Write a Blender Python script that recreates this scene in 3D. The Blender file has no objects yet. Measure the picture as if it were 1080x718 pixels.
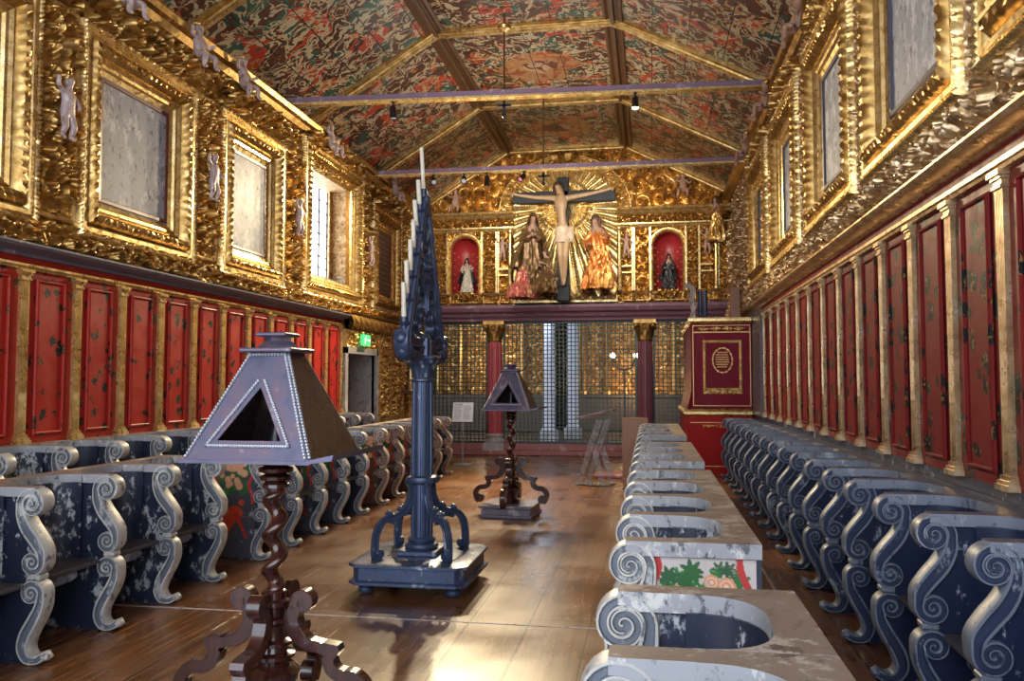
import bpy, bmesh, math, random
import numpy as np
from mathutils import Vector, Matrix
PI = math.pi
sc = bpy.context.scene
COL = sc.collection
random.seed(7)
ORD = ['first', 'second', 'third', 'fourth', 'fifth', 'sixth', 'seventh', 'eighth', 'ninth', 'tenth', 'eleventh', 'twelfth',
       'thirteenth', 'fourteenth', 'fifteenth', 'sixteenth', 'seventeenth', 'eighteenth', 'nineteenth', 'twentieth', 'twenty-first', 'twenty-second']
# ------------------------------------------------------------------ camera
F, CX, CY, VX, VY, CH = 860.0, 540.0, 359.0, 685.0, 403.0, 1.6
th = math.atan((VY - CY) / F); psi = math.atan((VX - CX) / F * math.cos(th))
cam_d = bpy.data.cameras.new('camera'); cam = bpy.data.objects.new('camera', cam_d); COL.objects.link(cam)
cam_d.sensor_width = 36.0; cam_d.lens = 36.0 * F / 1080.0; cam_d.clip_end = 200; cam_d.clip_start = 0.05
cam.location = (0, 0, CH); cam.rotation_euler = (PI / 2 + th, 0, psi)
sc.camera = cam
_s, _c, _st, _ct = math.sin(psi), math.cos(psi), math.sin(th), math.cos(th)
_r = np.array([_c, _s, 0]); _d = np.array([-_s * _ct, _c * _ct, _st]); _u = np.cross(_r, _d)
def ray(x, y): return _d + _r * (x - CX) / F - _u * (y - CY) / F
CP = np.array([0, 0, CH])
def onY(x, y, Y): v = ray(x, y); return CP + v * (Y / v[1])
def onX(x, y, X): v = ray(x, y); return CP + v * (X / v[0])
def onZ(x, y, Z): v = ray(x, y); return CP + v * ((Z - CH) / v[2])
XL, XR, YB = -5.15, 1.8, 18.0
ZCL, ZCR = 5.55, 5.68            # ceiling springing left / right
XFL, XFR, ZF = -3.1, -0.46, 6.82  # flat strip of the ceiling

# ------------------------------------------------------------------ object helpers
def put(name, mesh, mat=None, parent=None):
    o = bpy.data.objects.new(name, mesh); COL.objects.link(o)
    if mat is not None and len(mesh.materials) == 0:
        for m in (mat if isinstance(mat, (list, tuple)) else [mat]): mesh.materials.append(m)
    if parent is not None: o.parent = parent
    return o
def tag(o, label, cat, group=None):
    o['label'] = label; o['category'] = cat
    if group: o['group'] = group
    return o
def thing(name, label, cat, loc=(0, 0, 0), rz=0.0, group=None):
    o = bpy.data.objects.new(name, None); COL.objects.link(o)
    o.empty_display_size = 0.1; o.location = loc; o.rotation_euler = (0, 0, rz)
    return tag(o, label, cat, group)
def struct(o, label=None):
    o['kind'] = 'structure'
    if label: o['label'] = label
    return o
def kids(o): return [c for c in KIDS.get(o.name, [])]
KIDS = {}
def dup(root, loc, rz=None, label=None, group=None):
    r = root.copy(); COL.objects.link(r); r.location = loc
    if rz is not None: r.rotation_euler = (0, 0, rz)
    if label: r['label'] = label
    if group: r['group'] = group
    for ch in list(root.children):
        c = ch.copy(); COL.objects.link(c); c.parent = r
        for g in list(ch.children):
            d = g.copy(); COL.objects.link(d); d.parent = c
    return r

class MB:
    def __init__(s): s.v = []; s.f = []; s.mi = []; s.col = []
    def add(s, vs, fs, mi=0):
        b = len(s.v); s.v.extend([tuple(map(float, p)) for p in vs]); s.f.extend([tuple(i + b for i in f) for f in fs]); s.mi.extend([mi] * len(fs)); return s
    def box(s, x0, x1, y0, y1, z0, z1, mi=0, bev=0.0):
        if bev > 0:
            b = bev
            def ring(z, e): return [(x0 + e, y0 + b, z), (x0 + b, y0 + e, z), (x1 - b, y0 + e, z), (x1 - e, y0 + b, z), (x1 - e, y1 - b, z), (x1 - b, y1 - e, z), (x0 + b, y1 - e, z), (x0 + e, y1 - b, z)]
            R = [ring(z0, b), ring(z0 + b, 0), ring(z1 - b, 0), ring(z1, b)]
            vs = [p for r in R for p in r]; fs = [tuple(range(7, -1, -1)), tuple(range(24, 32))]
            for k in range(3):
                for i in range(8): fs.append((k * 8 + i, k * 8 + (i + 1) % 8, k * 8 + 8 + (i + 1) % 8, k * 8 + 8 + i))
            return s.add(vs, fs, mi)
        vs = [(x0, y0, z0), (x1, y0, z0), (x1, y1, z0), (x0, y1, z0), (x0, y0, z1), (x1, y0, z1), (x1, y1, z1), (x0, y1, z1)]
        return s.add(vs, [(0, 3, 2, 1), (4, 5, 6, 7), (0, 1, 5, 4), (1, 2, 6, 5), (2, 3, 7, 6), (3, 0, 4, 7)], mi)
    def lathe(s, prof, c=(0, 0, 0), n=24, mod=None, mi=0, caps=True, sx=1.0, sy=1.0):
        vs = []
        for r, z in prof:
            for k in range(n):
                a = 2 * PI * k / n; rr = r * (mod(a, z) if mod else 1.0)
                vs.append((c[0] + rr * math.cos(a) * sx, c[1] + rr * math.sin(a) * sy, c[2] + z))
        fs = []
        for i in range(len(prof) - 1):
            for k in range(n): fs.append((i * n + k, i * n + (k + 1) % n, (i + 1) * n + (k + 1) % n, (i + 1) * n + k))
        if caps:
            fs.append(tuple(range(n - 1, -1, -1))); m = (len(prof) - 1) * n; fs.append(tuple(range(m, m + n)))
        return s.add(vs, fs, mi)
    def tube(s, pts, rad, n=8, mi=0, caps=True):
        P = [Vector(p) for p in pts]; m = len(P); R = rad if isinstance(rad, (list, tuple)) else [rad] * m
        up = Vector((0, 0, 1)); vs = []; prev = None
        for i in range(m):
            t = (P[min(i + 1, m - 1)] - P[max(i - 1, 0)]).normalized()
            if prev is None:
                a = up if abs(t.dot(up)) < 0.9 else Vector((1, 0, 0)); x = t.cross(a).normalized()
            else:
                x = (prev - t * prev.dot(t)).normalized()
            prev = x; y = t.cross(x)
            for k in range(n):
                a = 2 * PI * k / n; vs.append(P[i] + (x * math.cos(a) + y * math.sin(a)) * R[i])
        fs = []
        for i in range(m - 1):
            for k in range(n): fs.append((i * n + k, i * n + (k + 1) % n, (i + 1) * n + (k + 1) % n, (i + 1) * n + k))
        if caps: fs.append(tuple(range(n - 1, -1, -1))); fs.append(tuple(range((m - 1) * n, m * n)))
        return s.add(vs, fs, mi)
    def ball(s, c, r, n=8, m=6, mi=0, sc3=(1, 1, 1)):
        pr = [(math.sin(PI * i / m), -math.cos(PI * i / m)) for i in range(1, m)]
        vs = [(c[0], c[1], c[2] - r * sc3[2])]
        for q, z in pr:
            for k in range(n): vs.append((c[0] + r * q * math.cos(2 * PI * k / n) * sc3[0], c[1] + r * q * math.sin(2 * PI * k / n) * sc3[1], c[2] + r * z * sc3[2]))
        vs.append((c[0], c[1], c[2] + r * sc3[2])); L = len(vs) - 1; fs = []
        for k in range(n): fs.append((0, 1 + (k + 1) % n, 1 + k)); fs.append((L, L - n + k, L - n + (k + 1) % n))
        for i in range(m - 2):
            for k in range(n): fs.append((1 + i * n + k, 1 + i * n + (k + 1) % n, 1 + (i + 1) * n + (k + 1) % n, 1 + (i + 1) * n + k))
        return s.add(vs, fs, mi)
    def prism(s, poly, fn, t0, t1, mi=0):
        """poly of 2-D points, fn(a,b,t) -> xyz, extruded from t0 to t1"""
        n = len(poly); vs = [fn(a, b, t0) for a, b in poly] + [fn(a, b, t1) for a, b in poly]
        fs = [tuple(range(n)), tuple(range(2 * n - 1, n - 1, -1))] + [(i, (i + 1) % n, n + (i + 1) % n, n + i) for i in range(n)]
        return s.add(vs, fs, mi)
    def grid(s, A, B, H, fn, mask=None, mi=0):
        """A,B,H 2-D arrays; fn(a,b,h) vectorised -> (x,y,z) arrays"""
        X, Y, Z = fn(A, B, H); n, m = A.shape
        vs = np.stack([np.broadcast_to(X, A.shape).ravel(), np.broadcast_to(Y, A.shape).ravel(), np.broadcast_to(Z, A.shape).ravel()], 1)
        i, j = np.meshgrid(np.arange(n - 1), np.arange(m - 1), indexing='ij')
        q = np.stack([i * m + j, (i + 1) * m + j, (i + 1) * m + j + 1, i * m + j + 1], -1).reshape(-1, 4)
        if mask is not None:
            mk = mask.ravel(); q = q[mk[q].all(1)]
        b = len(s.v); s.v.extend(map(tuple, vs.tolist())); s.f.extend(map(tuple, (q + b).tolist())); s.mi.extend([mi] * len(q)); return s
    def mesh(s, name, smooth=35, cols=None):
        me = bpy.data.meshes.new(name); me.from_pydata(s.v, [], s.f)
        if any(s.mi): me.polygons.foreach_set('material_index', s.mi)
        bm = bmesh.new(); bm.from_mesh(me); bmesh.ops.recalc_face_normals(bm, faces=bm.faces[:]); bm.to_mesh(me); bm.free()
        if smooth:
            me.polygons.foreach_set('use_smooth', [True] * len(me.polygons)); me.set_sharp_from_angle(angle=math.radians(smooth))
        if cols is not None:
            at = me.color_attributes.new('paint', 'FLOAT_COLOR', 'POINT'); at.data.foreach_set('color', np.asarray(cols, 'f').ravel())
        me.update(); return me
    def build(s, name, mat, parent=None, smooth=35, cols=None): return put(name, s.mesh(name, smooth, cols), mat, parent)

def catmull(P, n=8):
    P = [np.array(p, float) for p in P]; Q = [2 * P[0] - P[1]] + P + [2 * P[-1] - P[-2]]; out = []
    for i in range(1, len(Q) - 2):
        for k in range(n):
            t = k / n; a, b, c, d = Q[i - 1], Q[i], Q[i + 1], Q[i + 2]
            out.append(0.5 * (2 * b + (c - a) * t + (2 * a - 5 * b + 4 * c - d) * t * t + (3 * b - a - 3 * c + d) * t ** 3))
    out.append(P[-1]); return out
def spiral(c, r0, r1, a0, turns, n=30, sg=-1):
    """from outer point (angle a0, radius r1) winding inwards"""
    return [np.array([c[0] + (r1 + (r0 - r1) * k / n) * math.cos(a0 + sg * 2 * PI * turns * k / n), c[1] + (r1 + (r0 - r1) * k / n) * math.sin(a0 + sg * 2 * PI * turns * k / n)]) for k in range(n + 1)]
RIB = [(-1, .55), (-.86, 1), (-.55, 1), (-.4, .72), (.4, .72), (.55, 1), (.86, 1), (1, .55)]
def ribbon(mb, path, W, T, fn, prof=RIB, mi=0, groove=None):
    """flat carved band following a 2-D path; W half widths, T half thickness; fn(a,b,t)"""
    m = len(path); vs = []; cs = [(a, b) for a, b in prof] + [(a, -b) for a, b in reversed(prof)]; k = len(cs)
    for i in range(m):
        t = path[min(i + 1, m - 1)] - path[max(i - 1, 0)]; t = t / (np.hypot(*t) + 1e-9); nn = np.array([-t[1], t[0]])
        for a, b in cs:
            p = path[i] + nn * a * W[i]; vs.append(fn(p[0], p[1], b * T))
    fs = [(i * k + j, i * k + (j + 1) % k, (i + 1) * k + (j + 1) % k, (i + 1) * k + j) for i in range(m - 1) for j in range(k)]
    fs.append(tuple(range(k))); fs.append(tuple(range((m - 1) * k, m * k))[::-1])
    mb.add(vs, fs, mi)
    if groove is not None:
        b = len(mb.mi) - len(fs)
        for q in range((m - 1) * k):
            if q % k in (2, 3, 4, 10, 11, 12): mb.mi[b + q] = groove
_tab = np.random.RandomState(3).rand(64, 64, 4)
def sstep(a, b, x): t = np.clip((x - a) / (b - a), 0, 1); return t * t * (3 - 2 * t)
def carve(U, V, cell, seed=0):
    """carved foliage scroll relief, 0..1"""
    gu = U / cell; gv = V / cell; iu = np.floor(gu).astype(int); iv = np.floor(gv).astype(int)
    best = np.full(U.shape, 9.0); DX = np.zeros(U.shape); DY = np.zeros(U.shape); K = np.zeros(U.shape); L = np.zeros(U.shape)
    for a in (-1, 0, 1):
        for b in (-1, 0, 1):
            t = _tab[(iu + a + seed * 7) % 64, (iv + b + seed * 13) % 64]
            cx = iu + a + .5 + .5 * (t[..., 0] - .5); cy = iv + b + .5 + .5 * (t[..., 1] - .5)
            dx = gu - cx; dy = gv - cy; d = np.hypot(dx, dy); m = d < best
            best = np.where(m, d, best); DX = np.where(m, dx, DX); DY = np.where(m, dy, DY); K = np.where(m, t[..., 2], K); L = np.where(m, t[..., 3], L)
    r = best; a = np.arctan2(DY, DX); sg = np.where(K > .5, 1.0, -1.0)
    ph = sg * a + 2 * PI * (2.4 * np.sqrt(r * .8) + L)
    h = (.5 + .5 * np.cos(ph)) ** 1.3
    lobe = np.abs(np.cos(5.5 * a - 16 * r * sg)) ** .6
    env = sstep(.85, .50, r); out_ = sstep(.18, .42, r)
    H = env * h * (1 - .42 * out_ * (1 - lobe))
    H += .5 * np.exp(-(r / .09) ** 2) + (1 - env) * .30 * np.abs(np.sin(a * 6 + K * 6))
    return np.clip(H, 0, 1.2)
def relief(mb, u0, u1, v0, v1, fn, amp=.05, cell=.25, step=.014, seed=0, sym=False, base=0.0, mask=None, mi=0, edge=True):
    nu = max(4, int((u1 - u0) / step)); nv = max(4, int((v1 - v0) / step))
    A, B = np.meshgrid(np.linspace(u0, u1, nu), np.linspace(v0, v1, nv), indexing='ij')
    U = np.abs(A - (u0 + u1) / 2) + 3.1 if sym else A
    H = carve(U, B, cell, seed) * amp
    if edge:
        e = np.minimum(np.minimum(A - u0, u1 - A), np.minimum(B - v0, v1 - B)); H = H * sstep(0, .02, e)
    mb.grid(A, B, H + base, fn, mask(A, B) if mask else None, mi); return mb
def frame_sweep(mb, u0, u1, v0, v1, prof, fn, step=.02, mods=None, mi=0):
    """mitred rectangular frame round the opening; prof = [(offset outwards, height)], mods = {index: (amp, wavelength, skew)}"""
    sides = [((u0, v0), (u1, v0), (0, -1)), ((u1, v0), (u1, v1), (1, 0)), ((u1, v1), (u0, v1), (0, 1)), ((u0, v1), (u0, v0), (-1, 0))]
    O = np.array([p[0] for p in prof]); Hh = np.array([p[1] for p in prof], float)
    for a, b, nrm in sides:
        a = np.array(a, float); b = np.array(b, float); L = np.hypot(*(b - a)); t = (b - a) / L; n = max(2, int(L / step))
        T = np.linspace(0, 1, n)
        S, OO = np.meshgrid(T, O, indexing='ij')
        al = S * L + (2 * S - 1) * OO          # mitre
        A = a[0] + t[0] * al + nrm[0] * OO; B = a[1] + t[1] * al + nrm[1] * OO
        H = np.broadcast_to(Hh, A.shape).copy()
        if mods:
            for k, (am, wl, sk) in mods.items():
                x = (al[:, k] - L / 2); H[:, k] += am * np.abs(np.sin(PI * (np.abs(x) + sk) / wl))
        mb.grid(A, B, H, fn, None, mi)
    return mb
def extrude_prof(mb, prof, fn, s0, s1, step=None, mods=None, caps=True, mi=0):
    """profile [(p,q)] swept along s; fn(s,p,q)"""
    n = 2 if not step else max(2, int(abs(s1 - s0) / step))
    S, I = np.meshgrid(np.linspace(s0, s1, n), np.arange(len(prof)), indexing='ij')
    P = np.array([p[0] for p in prof], float)[I]; Q = np.array([p[1] for p in prof], float)[I]
    if mods:
        for k, (am, wl, sk) in mods.items(): P[:, k] += am * np.abs(np.sin(PI * (S[:, k] + sk) / wl))
    mb.grid(S, P, Q, lambda a, b, c: fn(a, b, c), None, mi)
    if caps:
        for s in (s0, s1):
            mb.add([fn(s, p, q) for p, q in prof], [tuple(range(len(prof)))], mi)
    return mb
def WLf(a, b, h): return (XL + h, a, b)      # left wall: (along Y, up, out)
def WRf(a, b, h): return (XR - h, a, b)
def WBf(a, b, h): return (a, YB - h, b)      # retable: (X, Z, out)
def skin_body(name, J, E, mat, parent=None, sub=2, loc=None, root=0):
    """one continuous surface grown over a skeleton: J = [(x,y,z,r)]"""
    me = bpy.data.meshes.new(name); me.from_pydata([j[:3] for j in J], E, [])
    o = put(name, me, mat, parent)
    md = o.modifiers.new('skin', 'SKIN'); md.use_smooth_shade = True
    for i, j in enumerate(J):
        r = j[3] if not isinstance(j[3], tuple) else None
        me.skin_vertices[0].data[i].radius = (j[3], j[3]) if r is not None else j[3]
        me.skin_vertices[0].data[i].use_root = (i == root)
    sb = o.modifiers.new('sub', 'SUBSURF'); sb.levels = sub; sb.render_levels = sub
    if loc: o.location = loc
    return o

# ------------------------------------------------------------------ materials
class NT:
    def __init__(s, name):
        s.m = bpy.data.materials.new(name); s.m.use_nodes = True; s.t = s.m.node_tree; s.t.nodes.clear()
        s.out = s.n('ShaderNodeOutputMaterial'); s.b = s.n('ShaderNodeBsdfPrincipled'); s.l(s.b.outputs[0], s.out.inputs[0]); s._c = None
    def n(s, ty, **k):
        x = s.t.nodes.new(ty)
        for a, v in k.items(): setattr(x, a, v)
        return x
    def l(s, a, b): s.t.links.new(a, b)
    def set(s, **k):
        for a, v in k.items():
            i = s.b.inputs[a.replace('_', ' ')]
            if hasattr(v, 'is_output'): s.l(v, i)
            else: i.default_value = v
        return s
    def co(s, rnd=False, scale=(1, 1, 1), which='Object'):
        tc = s.n('ShaderNodeTexCoord'); o = tc.outputs[which]
        if rnd:
            oi = s.n('ShaderNodeObjectInfo'); mu = s.n('ShaderNodeVectorMath', operation='SCALE'); cx = s.n('ShaderNodeCombineXYZ')
            for i in range(3): s.l(oi.outputs['Random'], cx.inputs[i])
            s.l(cx.outputs[0], mu.inputs[0]); mu.inputs['Scale'].default_value = 37.0
            ad = s.n('ShaderNodeVectorMath', operation='ADD'); s.l(o, ad.inputs[0]); s.l(mu.outputs[0], ad.inputs[1]); o = ad.outputs[0]
        mp = s.n('ShaderNodeMapping'); s.l(o, mp.inputs[0]); mp.inputs['Scale'].default_value = scale; return mp.outputs[0]
    def noise(s, vec, scale, detail=4, rough=.55, dist=0.0, out=0):
        x = s.n('ShaderNodeTexNoise'); s.l(vec, x.inputs['Vector']); x.inputs['Scale'].default_value = scale; x.inputs['Detail'].default_value = detail
        x.inputs['Roughness'].default_value = rough; x.inputs['Distortion'].default_value = dist; return x.outputs[out]
    def vor(s, vec, scale, feat='F1', out='Distance'):
        x = s.n('ShaderNodeTexVoronoi', feature=feat); s.l(vec, x.inputs['Vector']); x.inputs['Scale'].default_value = scale; return x.outputs[out]
    def ramp(s, fac, stops, const=False):
        x = s.n('ShaderNodeValToRGB'); s.l(fac, x.inputs[0]); cr = x.color_ramp; cr.interpolation = 'CONSTANT' if const else 'LINEAR'
        while len(cr.elements) < len(stops): cr.elements.new(0.5)
        for e, (p, c) in zip(cr.elements, stops): e.position = p; e.color = (c[0], c[1], c[2], 1) if isinstance(c, (tuple, list)) else (c, c, c, 1)
        return x.outputs[0]
    def mix(s, fac, a, b):
        x = s.n('ShaderNodeMix', data_type='RGBA')
        for v, i in ((fac, x.inputs[0]), (a, x.inputs[6]), (b, x.inputs[7])):
            if hasattr(v, 'is_output'): s.l(v, i)
            else: i.default_value = v if not isinstance(v, tuple) else (*v, 1)
        return x.outputs[2]
    def math(s, op, a, b=0.0):
        x = s.n('ShaderNodeMath', operation=op)
        for v, i in ((a, x.inputs[0]), (b, x.inputs[1])):
            if hasattr(v, 'is_output'): s.l(v, i)
            else: i.default_value = v
        return x.outputs[0]
    def bump(s, h, strength=.3, dist=.01):
        x = s.n('ShaderNodeBump'); s.l(h, x.inputs['Height']); x.inputs['Strength'].default_value = strength; x.inputs['Distance'].default_value = dist; s.l(x.outputs[0], s.b.inputs['Normal']); return s
M = {}
def gold(name, c1, c2, c3, met=.85, rough=.34, sc_=9):
    t = NT(name); v = t.co(); n = t.noise(v, sc_, 5, .65)
    t.set(Base_Color=t.ramp(n, [(.3, c1), (.5, c2), (.72, c3)]), Metallic=met, Roughness=t.ramp(t.noise(v, 14, 3), [(.3, rough - .1), (.7, rough + .14)]))
    t.bump(t.noise(v, 40, 3), .14, .006); M[name] = t.m
gold('gold', (.28, .155, .045), (.48, .29, .085), (.70, .50, .21))
gold('gold_bright', (.48, .32, .11), (.70, .50, .20), (.90, .74, .44), .8, .3)
gold('gold_pale', (.32, .20, .10), (.54, .38, .20), (.78, .64, .44), .75, .32)
gold('gold_red', (.30, .15, .04), (.60, .36, .10), (.95, .72, .34), .8, .32, 6)
def red(name, base, base2, amt, motif=(.012, .012, .014), rnd=True, sc_=5.0):
    t = NT(name); v = t.co(rnd)
    d = t.n('ShaderNodeVectorMath', operation='ADD'); nz = t.noise(v, 9, 3, .6, 0, 1); sb = t.n('ShaderNodeVectorMath', operation='SCALE'); t.l(nz, sb.inputs[0]); sb.inputs['Scale'].default_value = .16
    t.l(v, d.inputs[0]); t.l(sb.outputs[0], d.inputs[1])
    vo = t.vor(d.outputs[0], sc_); mk = t.math('LESS_THAN', t.math('ADD', vo, t.math('MULTIPLY', t.noise(v, 22, 4, .7), .62)), amt)
    bs = t.mix(t.noise(v, 3, 4), base, base2)
    mo = t.mix(t.math('GREATER_THAN', t.noise(v, 30, 3), .6), motif, (.22, .11, .03))
    wear = t.math('GREATER_THAN', t.noise(v, 26, 8, .75), .71)
    c = t.mix(mk, bs, mo); c = t.mix(wear, c, (.16, .05, .03)); t.set(Base_Color=c, Roughness=t.ramp(t.noise(v, 8, 4), [(.3, .36), (.7, .58)])); t.b.inputs['Specular IOR Level'].default_value = .3 if name == 'red_lacquer' else .12; t.bump(t.noise(v, 25, 3), .1, .003); M[name] = t.m
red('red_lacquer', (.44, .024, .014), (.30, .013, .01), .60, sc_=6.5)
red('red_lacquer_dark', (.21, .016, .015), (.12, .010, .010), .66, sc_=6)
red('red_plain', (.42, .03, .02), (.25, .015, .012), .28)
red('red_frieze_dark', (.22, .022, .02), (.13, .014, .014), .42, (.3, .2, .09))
red('case_crimson', (.27, .016, .035), (.19, .012, .03), .1)
red('case_red', (.50, .022, .02), (.36, .014, .016), .12)
def painted(name, base, base2, worn, amt, rough=.42, sc_=7, rnd=True, dirt=None, met=0.0):
    t = NT(name); v = t.co(rnd, (1, 1, .6)); n = t.noise(v, sc_, 9, .72); n2 = t.noise(v, 2.2, 3)
    k = t.math('ADD', t.math('MULTIPLY', n, .8), t.math('MULTIPLY', n2, .35))
    c = t.mix(t.ramp(k, [(amt, 0.0), (amt + .05, 1.0)]), t.mix(t.noise(v, 5, 4), base, base2), worn)
    if dirt: c = t.mix(t.ramp(t.noise(v, 16, 6, .7), [(.57, 0.0), (.62, 1.0)]), c, dirt)
    t.set(Base_Color=c, Roughness=t.ramp(n, [(.3, rough - .08), (.7, rough + .12)]), Metallic=met); t.bump(n, .25, .004); M[name] = t.m; return t
painted('stall_blue', (.010, .017, .045), (.02, .026, .045), (.40, .42, .45), .615, sc_=15)
painted('stall_blue_right', (.008, .016, .06), (.014, .022, .055), (.30, .33, .41), .64, sc_=15)
painted('stall_scroll', (.37, .37, .365), (.46, .45, .42), (.60, .58, .53), .60, dirt=(.12, .13, .15))
painted('stall_groove', (.09, .11, .15), (.15, .16, .19), (.42, .43, .43), .62, sc_=14)
painted('stall_groove_blue', (.02, .032, .08), (.035, .05, .10), (.26, .30, .38), .64, sc_=14)
painted('stall_groove_far', (.16, .10, .08), (.24, .14, .10), (.42, .36, .3), .62, sc_=14)
painted('stall_scroll_far', (.34, .29, .25), (.45, .38, .33), (.62, .57, .5), .60, dirt=(.12, .05, .03))
painted('stall_scroll_blue', (.13, .16, .225), (.19, .215, .27), (.38, .41, .47), .62, dirt=(.05, .07, .12))
painted('stall_rail', (.24, .18, .15), (.16, .125, .11), (.46, .42, .39), .63, dirt=(.05, .04, .04))
painted('stall_rail_pale', (.33, .345, .375), (.25, .26, .29), (.52, .52, .51), .62, dirt=(.09, .095, .115), sc_=22)
painted('stall_rail_tan', (.23, .185, .16), (.15, .125, .115), (.36, .325, .30), .60, dirt=(.10, .08, .07), sc_=12)
painted('stall_rail_blue', (.04, .055, .10), (.07, .085, .13), (.28, .30, .35), .66, dirt=(.02, .025, .05))
painted('stall_seat', (.05, .05, .06), (.08, .07, .07), (.22, .2, .18), .70)
painted('iron', (.035, .06, .13), (.065, .09, .16), (.34, .40, .52), .655, .3, 12, False, None, .35)
painted('slate_cornice', (.10, .10, .15), (.16, .15, .19), (.34, .30, .33), .66, .35, 9, False)
painted('purple_beam', (.20, .13, .21), (.28, .18, .26), (.42, .36, .46), .64, .4, 8, False)
painted('purple_cornice', (.17, .08, .12), (.25, .13, .17), (.42, .3, .34), .66, .4, 8, False)
painted('marble_board', (.40, .43, .50), (.28, .31, .38), (.60, .63, .70), .58, .5, 7, True, (.14, .13, .15))
t = NT('reveal_pale'); v = t.co(); n = t.noise(v, 9, 4); t.set(Base_Color=t.ramp(n, [(.35, (.42, .27, .13)), (.6, (.66, .5, .3))]), Roughness=.5); M['reveal_pale'] = t.m
M['marble_board'].node_tree.nodes['Principled BSDF'].inputs['Specular IOR Level'].default_value = .15
painted('inner_frame_red', (.12, .03, .03), (.16, .05, .04), (.28, .14, .1), .72, .4)
painted('frame_slate', (.07, .07, .10), (.10, .10, .14), (.3, .28, .3), .70, .4)
painted('stone', (.42, .40, .42), (.34, .33, .36), (.58, .56, .58), .62, .6, 8, False, (.22, .14, .14))
painted('stone_red', (.30, .10, .10), (.38, .16, .15), (.55, .40, .38), .63, .45, 7, False)
painted('porphyry', (.50, .09, .10), (.40, .06, .08), (.62, .36, .33), .68, .3, 6, False)
painted('porphyry_pale', (.22, .07, .09), (.17, .05, .07), (.40, .24, .25), .70, .35, 6, False)
painted('flesh_white', (.42, .32, .33), (.52, .40, .38), (.66, .58, .58), .62, .4, 12, dirt=(.25, .14, .08))
painted('flesh_pink', (.34, .19, .14), (.42, .26, .18), (.55, .38, .28), .66, .4, 12)
painted('corpus', (.40, .26, .14), (.48, .33, .19), (.6, .46, .3), .66, .4, 9)
painted('loincloth', (.50, .38, .26), (.56, .44, .32), (.70, .6, .46), .6, .5, 12)
painted('hair_dark', (.06, .03, .02), (.10, .045, .02), (.2, .1, .05), .7, .5, 15)
painted('cross_wood', (.005, .008, .014), (.007, .011, .018), (.02, .03, .045), .74, .5)
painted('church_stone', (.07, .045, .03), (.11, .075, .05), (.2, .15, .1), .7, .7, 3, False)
painted('robe_red_gold', (.55, .09, .02), (.70, .28, .05), (.95, .55, .15), .58, .3, 12, False, (.18, .04, .015), .45)
painted('robe_brown', (.14, .08, .04), (.22, .13, .05), (.60, .36, .10), .66, .35, 12, False, (.05, .03, .03), .45)
painted('robe_black', (.02, .02, .026), (.03, .03, .035), (.1, .1, .1), .74, .4, 12)
painted('robe_white', (.5, .46, .38), (.6, .55, .45), (.7, .65, .55), .6, .45, 12)
painted('robe_rose', (.5, .1, .09), (.6, .2, .15), (.85, .5, .25), .62, .35, 12, False, None, .3)
painted('niche_red', (.42, .03, .035), (.34, .025, .03), (.62, .2, .14), .70, .4, 14, False)
painted('plaster_white', (.66, .67, .70), (.74, .75, .78), (.82, .83, .86), .62, .5)
painted('door_wood', (.07, .045, .06), (.10, .065, .08), (.2, .15, .16), .72, .4)
painted('brown_board', (.26, .11, .05), (.33, .16, .07), (.45, .26, .14), .68, .35)
painted('grille_green', (.02, .045, .042), (.03, .06, .055), (.10, .16, .14), .74, .35, 20, False, None, .3)
painted('beam_brown', (.10, .045, .02), (.15, .07, .03), (.5, .3, .1), .70, .4, 8, False)
def simple(name, c, rough=.4, met=0.0, **k):
    t = NT(name); v = t.co(); n = t.noise(v, 12, 3); t.set(Base_Color=t.mix(n, tuple(x * .82 for x in c), tuple(min(1, x * 1.15) for x in c)), Roughness=rough, Metallic=met); t.set(**k); M[name] = t.m
simple('black', (.012, .012, .016), .35)
simple('wax', (.78, .74, .62), .45)
simple('tin', (.035, .033, .042), .35, .6)
simple('steel', (.45, .48, .55), .35, .6)
simple('white_card', (.74, .78, .86), .5)
simple('ink', (.25, .28, .36), .6)
simple('gilt_line', (.72, .46, .16), .35, .5)
simple('brass', (.75, .5, .2), .3, .9)
simple('exit_green', (.05, .42, .12), .4, Emission_Color=(.1, .9, .3, 1), Emission_Strength=.7)
simple('exit_white', (.8, .9, .8), .4, Emission_Color=(.8, 1, .85, 1), Emission_Strength=.8)
simple('lamp_glow', (1, .9, .75), .4, Emission_Color=(1, .85, .6, 1), Emission_Strength=25.0)
simple('lamp_pink', (.9, .25, .3), .4)
simple('void_black', (.006, .006, .008), .5)
simple('window_glow', (.9, .95, 1), .4, Emission_Color=(.92, .96, 1, 1), Emission_Strength=5.0)
simple('curtain_white', (.6, .62, .72), .6)
t = NT('turned_wood'); v = t.co(False, (6, 6, 1)); n = t.noise(v, 5, 5, .6); t.set(Base_Color=t.ramp(n, [(.3, (.016, .005, .005)), (.7, (.062, .016, .012))]), Roughness=.2); t.b.inputs['Coat Weight'].default_value = .5; M['turned_wood'] = t.m
t = NT('hood_metal'); v = t.co(True); n = t.noise(v, 6, 6, .65)
t.set(Base_Color=t.ramp(n, [(.3, (.05, .05, .085)), (.48, (.10, .10, .165)), (.6, (.14, .10, .14)), (.72, (.34, .35, .42))]), Metallic=.4, Roughness=t.ramp(n, [(.3, .3), (.7, .5)])); t.bump(t.noise(v, 30, 3), .15, .004); M['hood_metal'] = t.m
painted('hood_leather', (.035, .02, .02), (.06, .035, .03), (.16, .11, .10), .70, .28, 8)
t = NT('acrylic'); t.set(Base_Color=(.8, .86, .97, 1), Roughness=.04, IOR=1.3); t.b.inputs['Transmission Weight'].default_value = .86; M['acrylic'] = t.m
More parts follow.
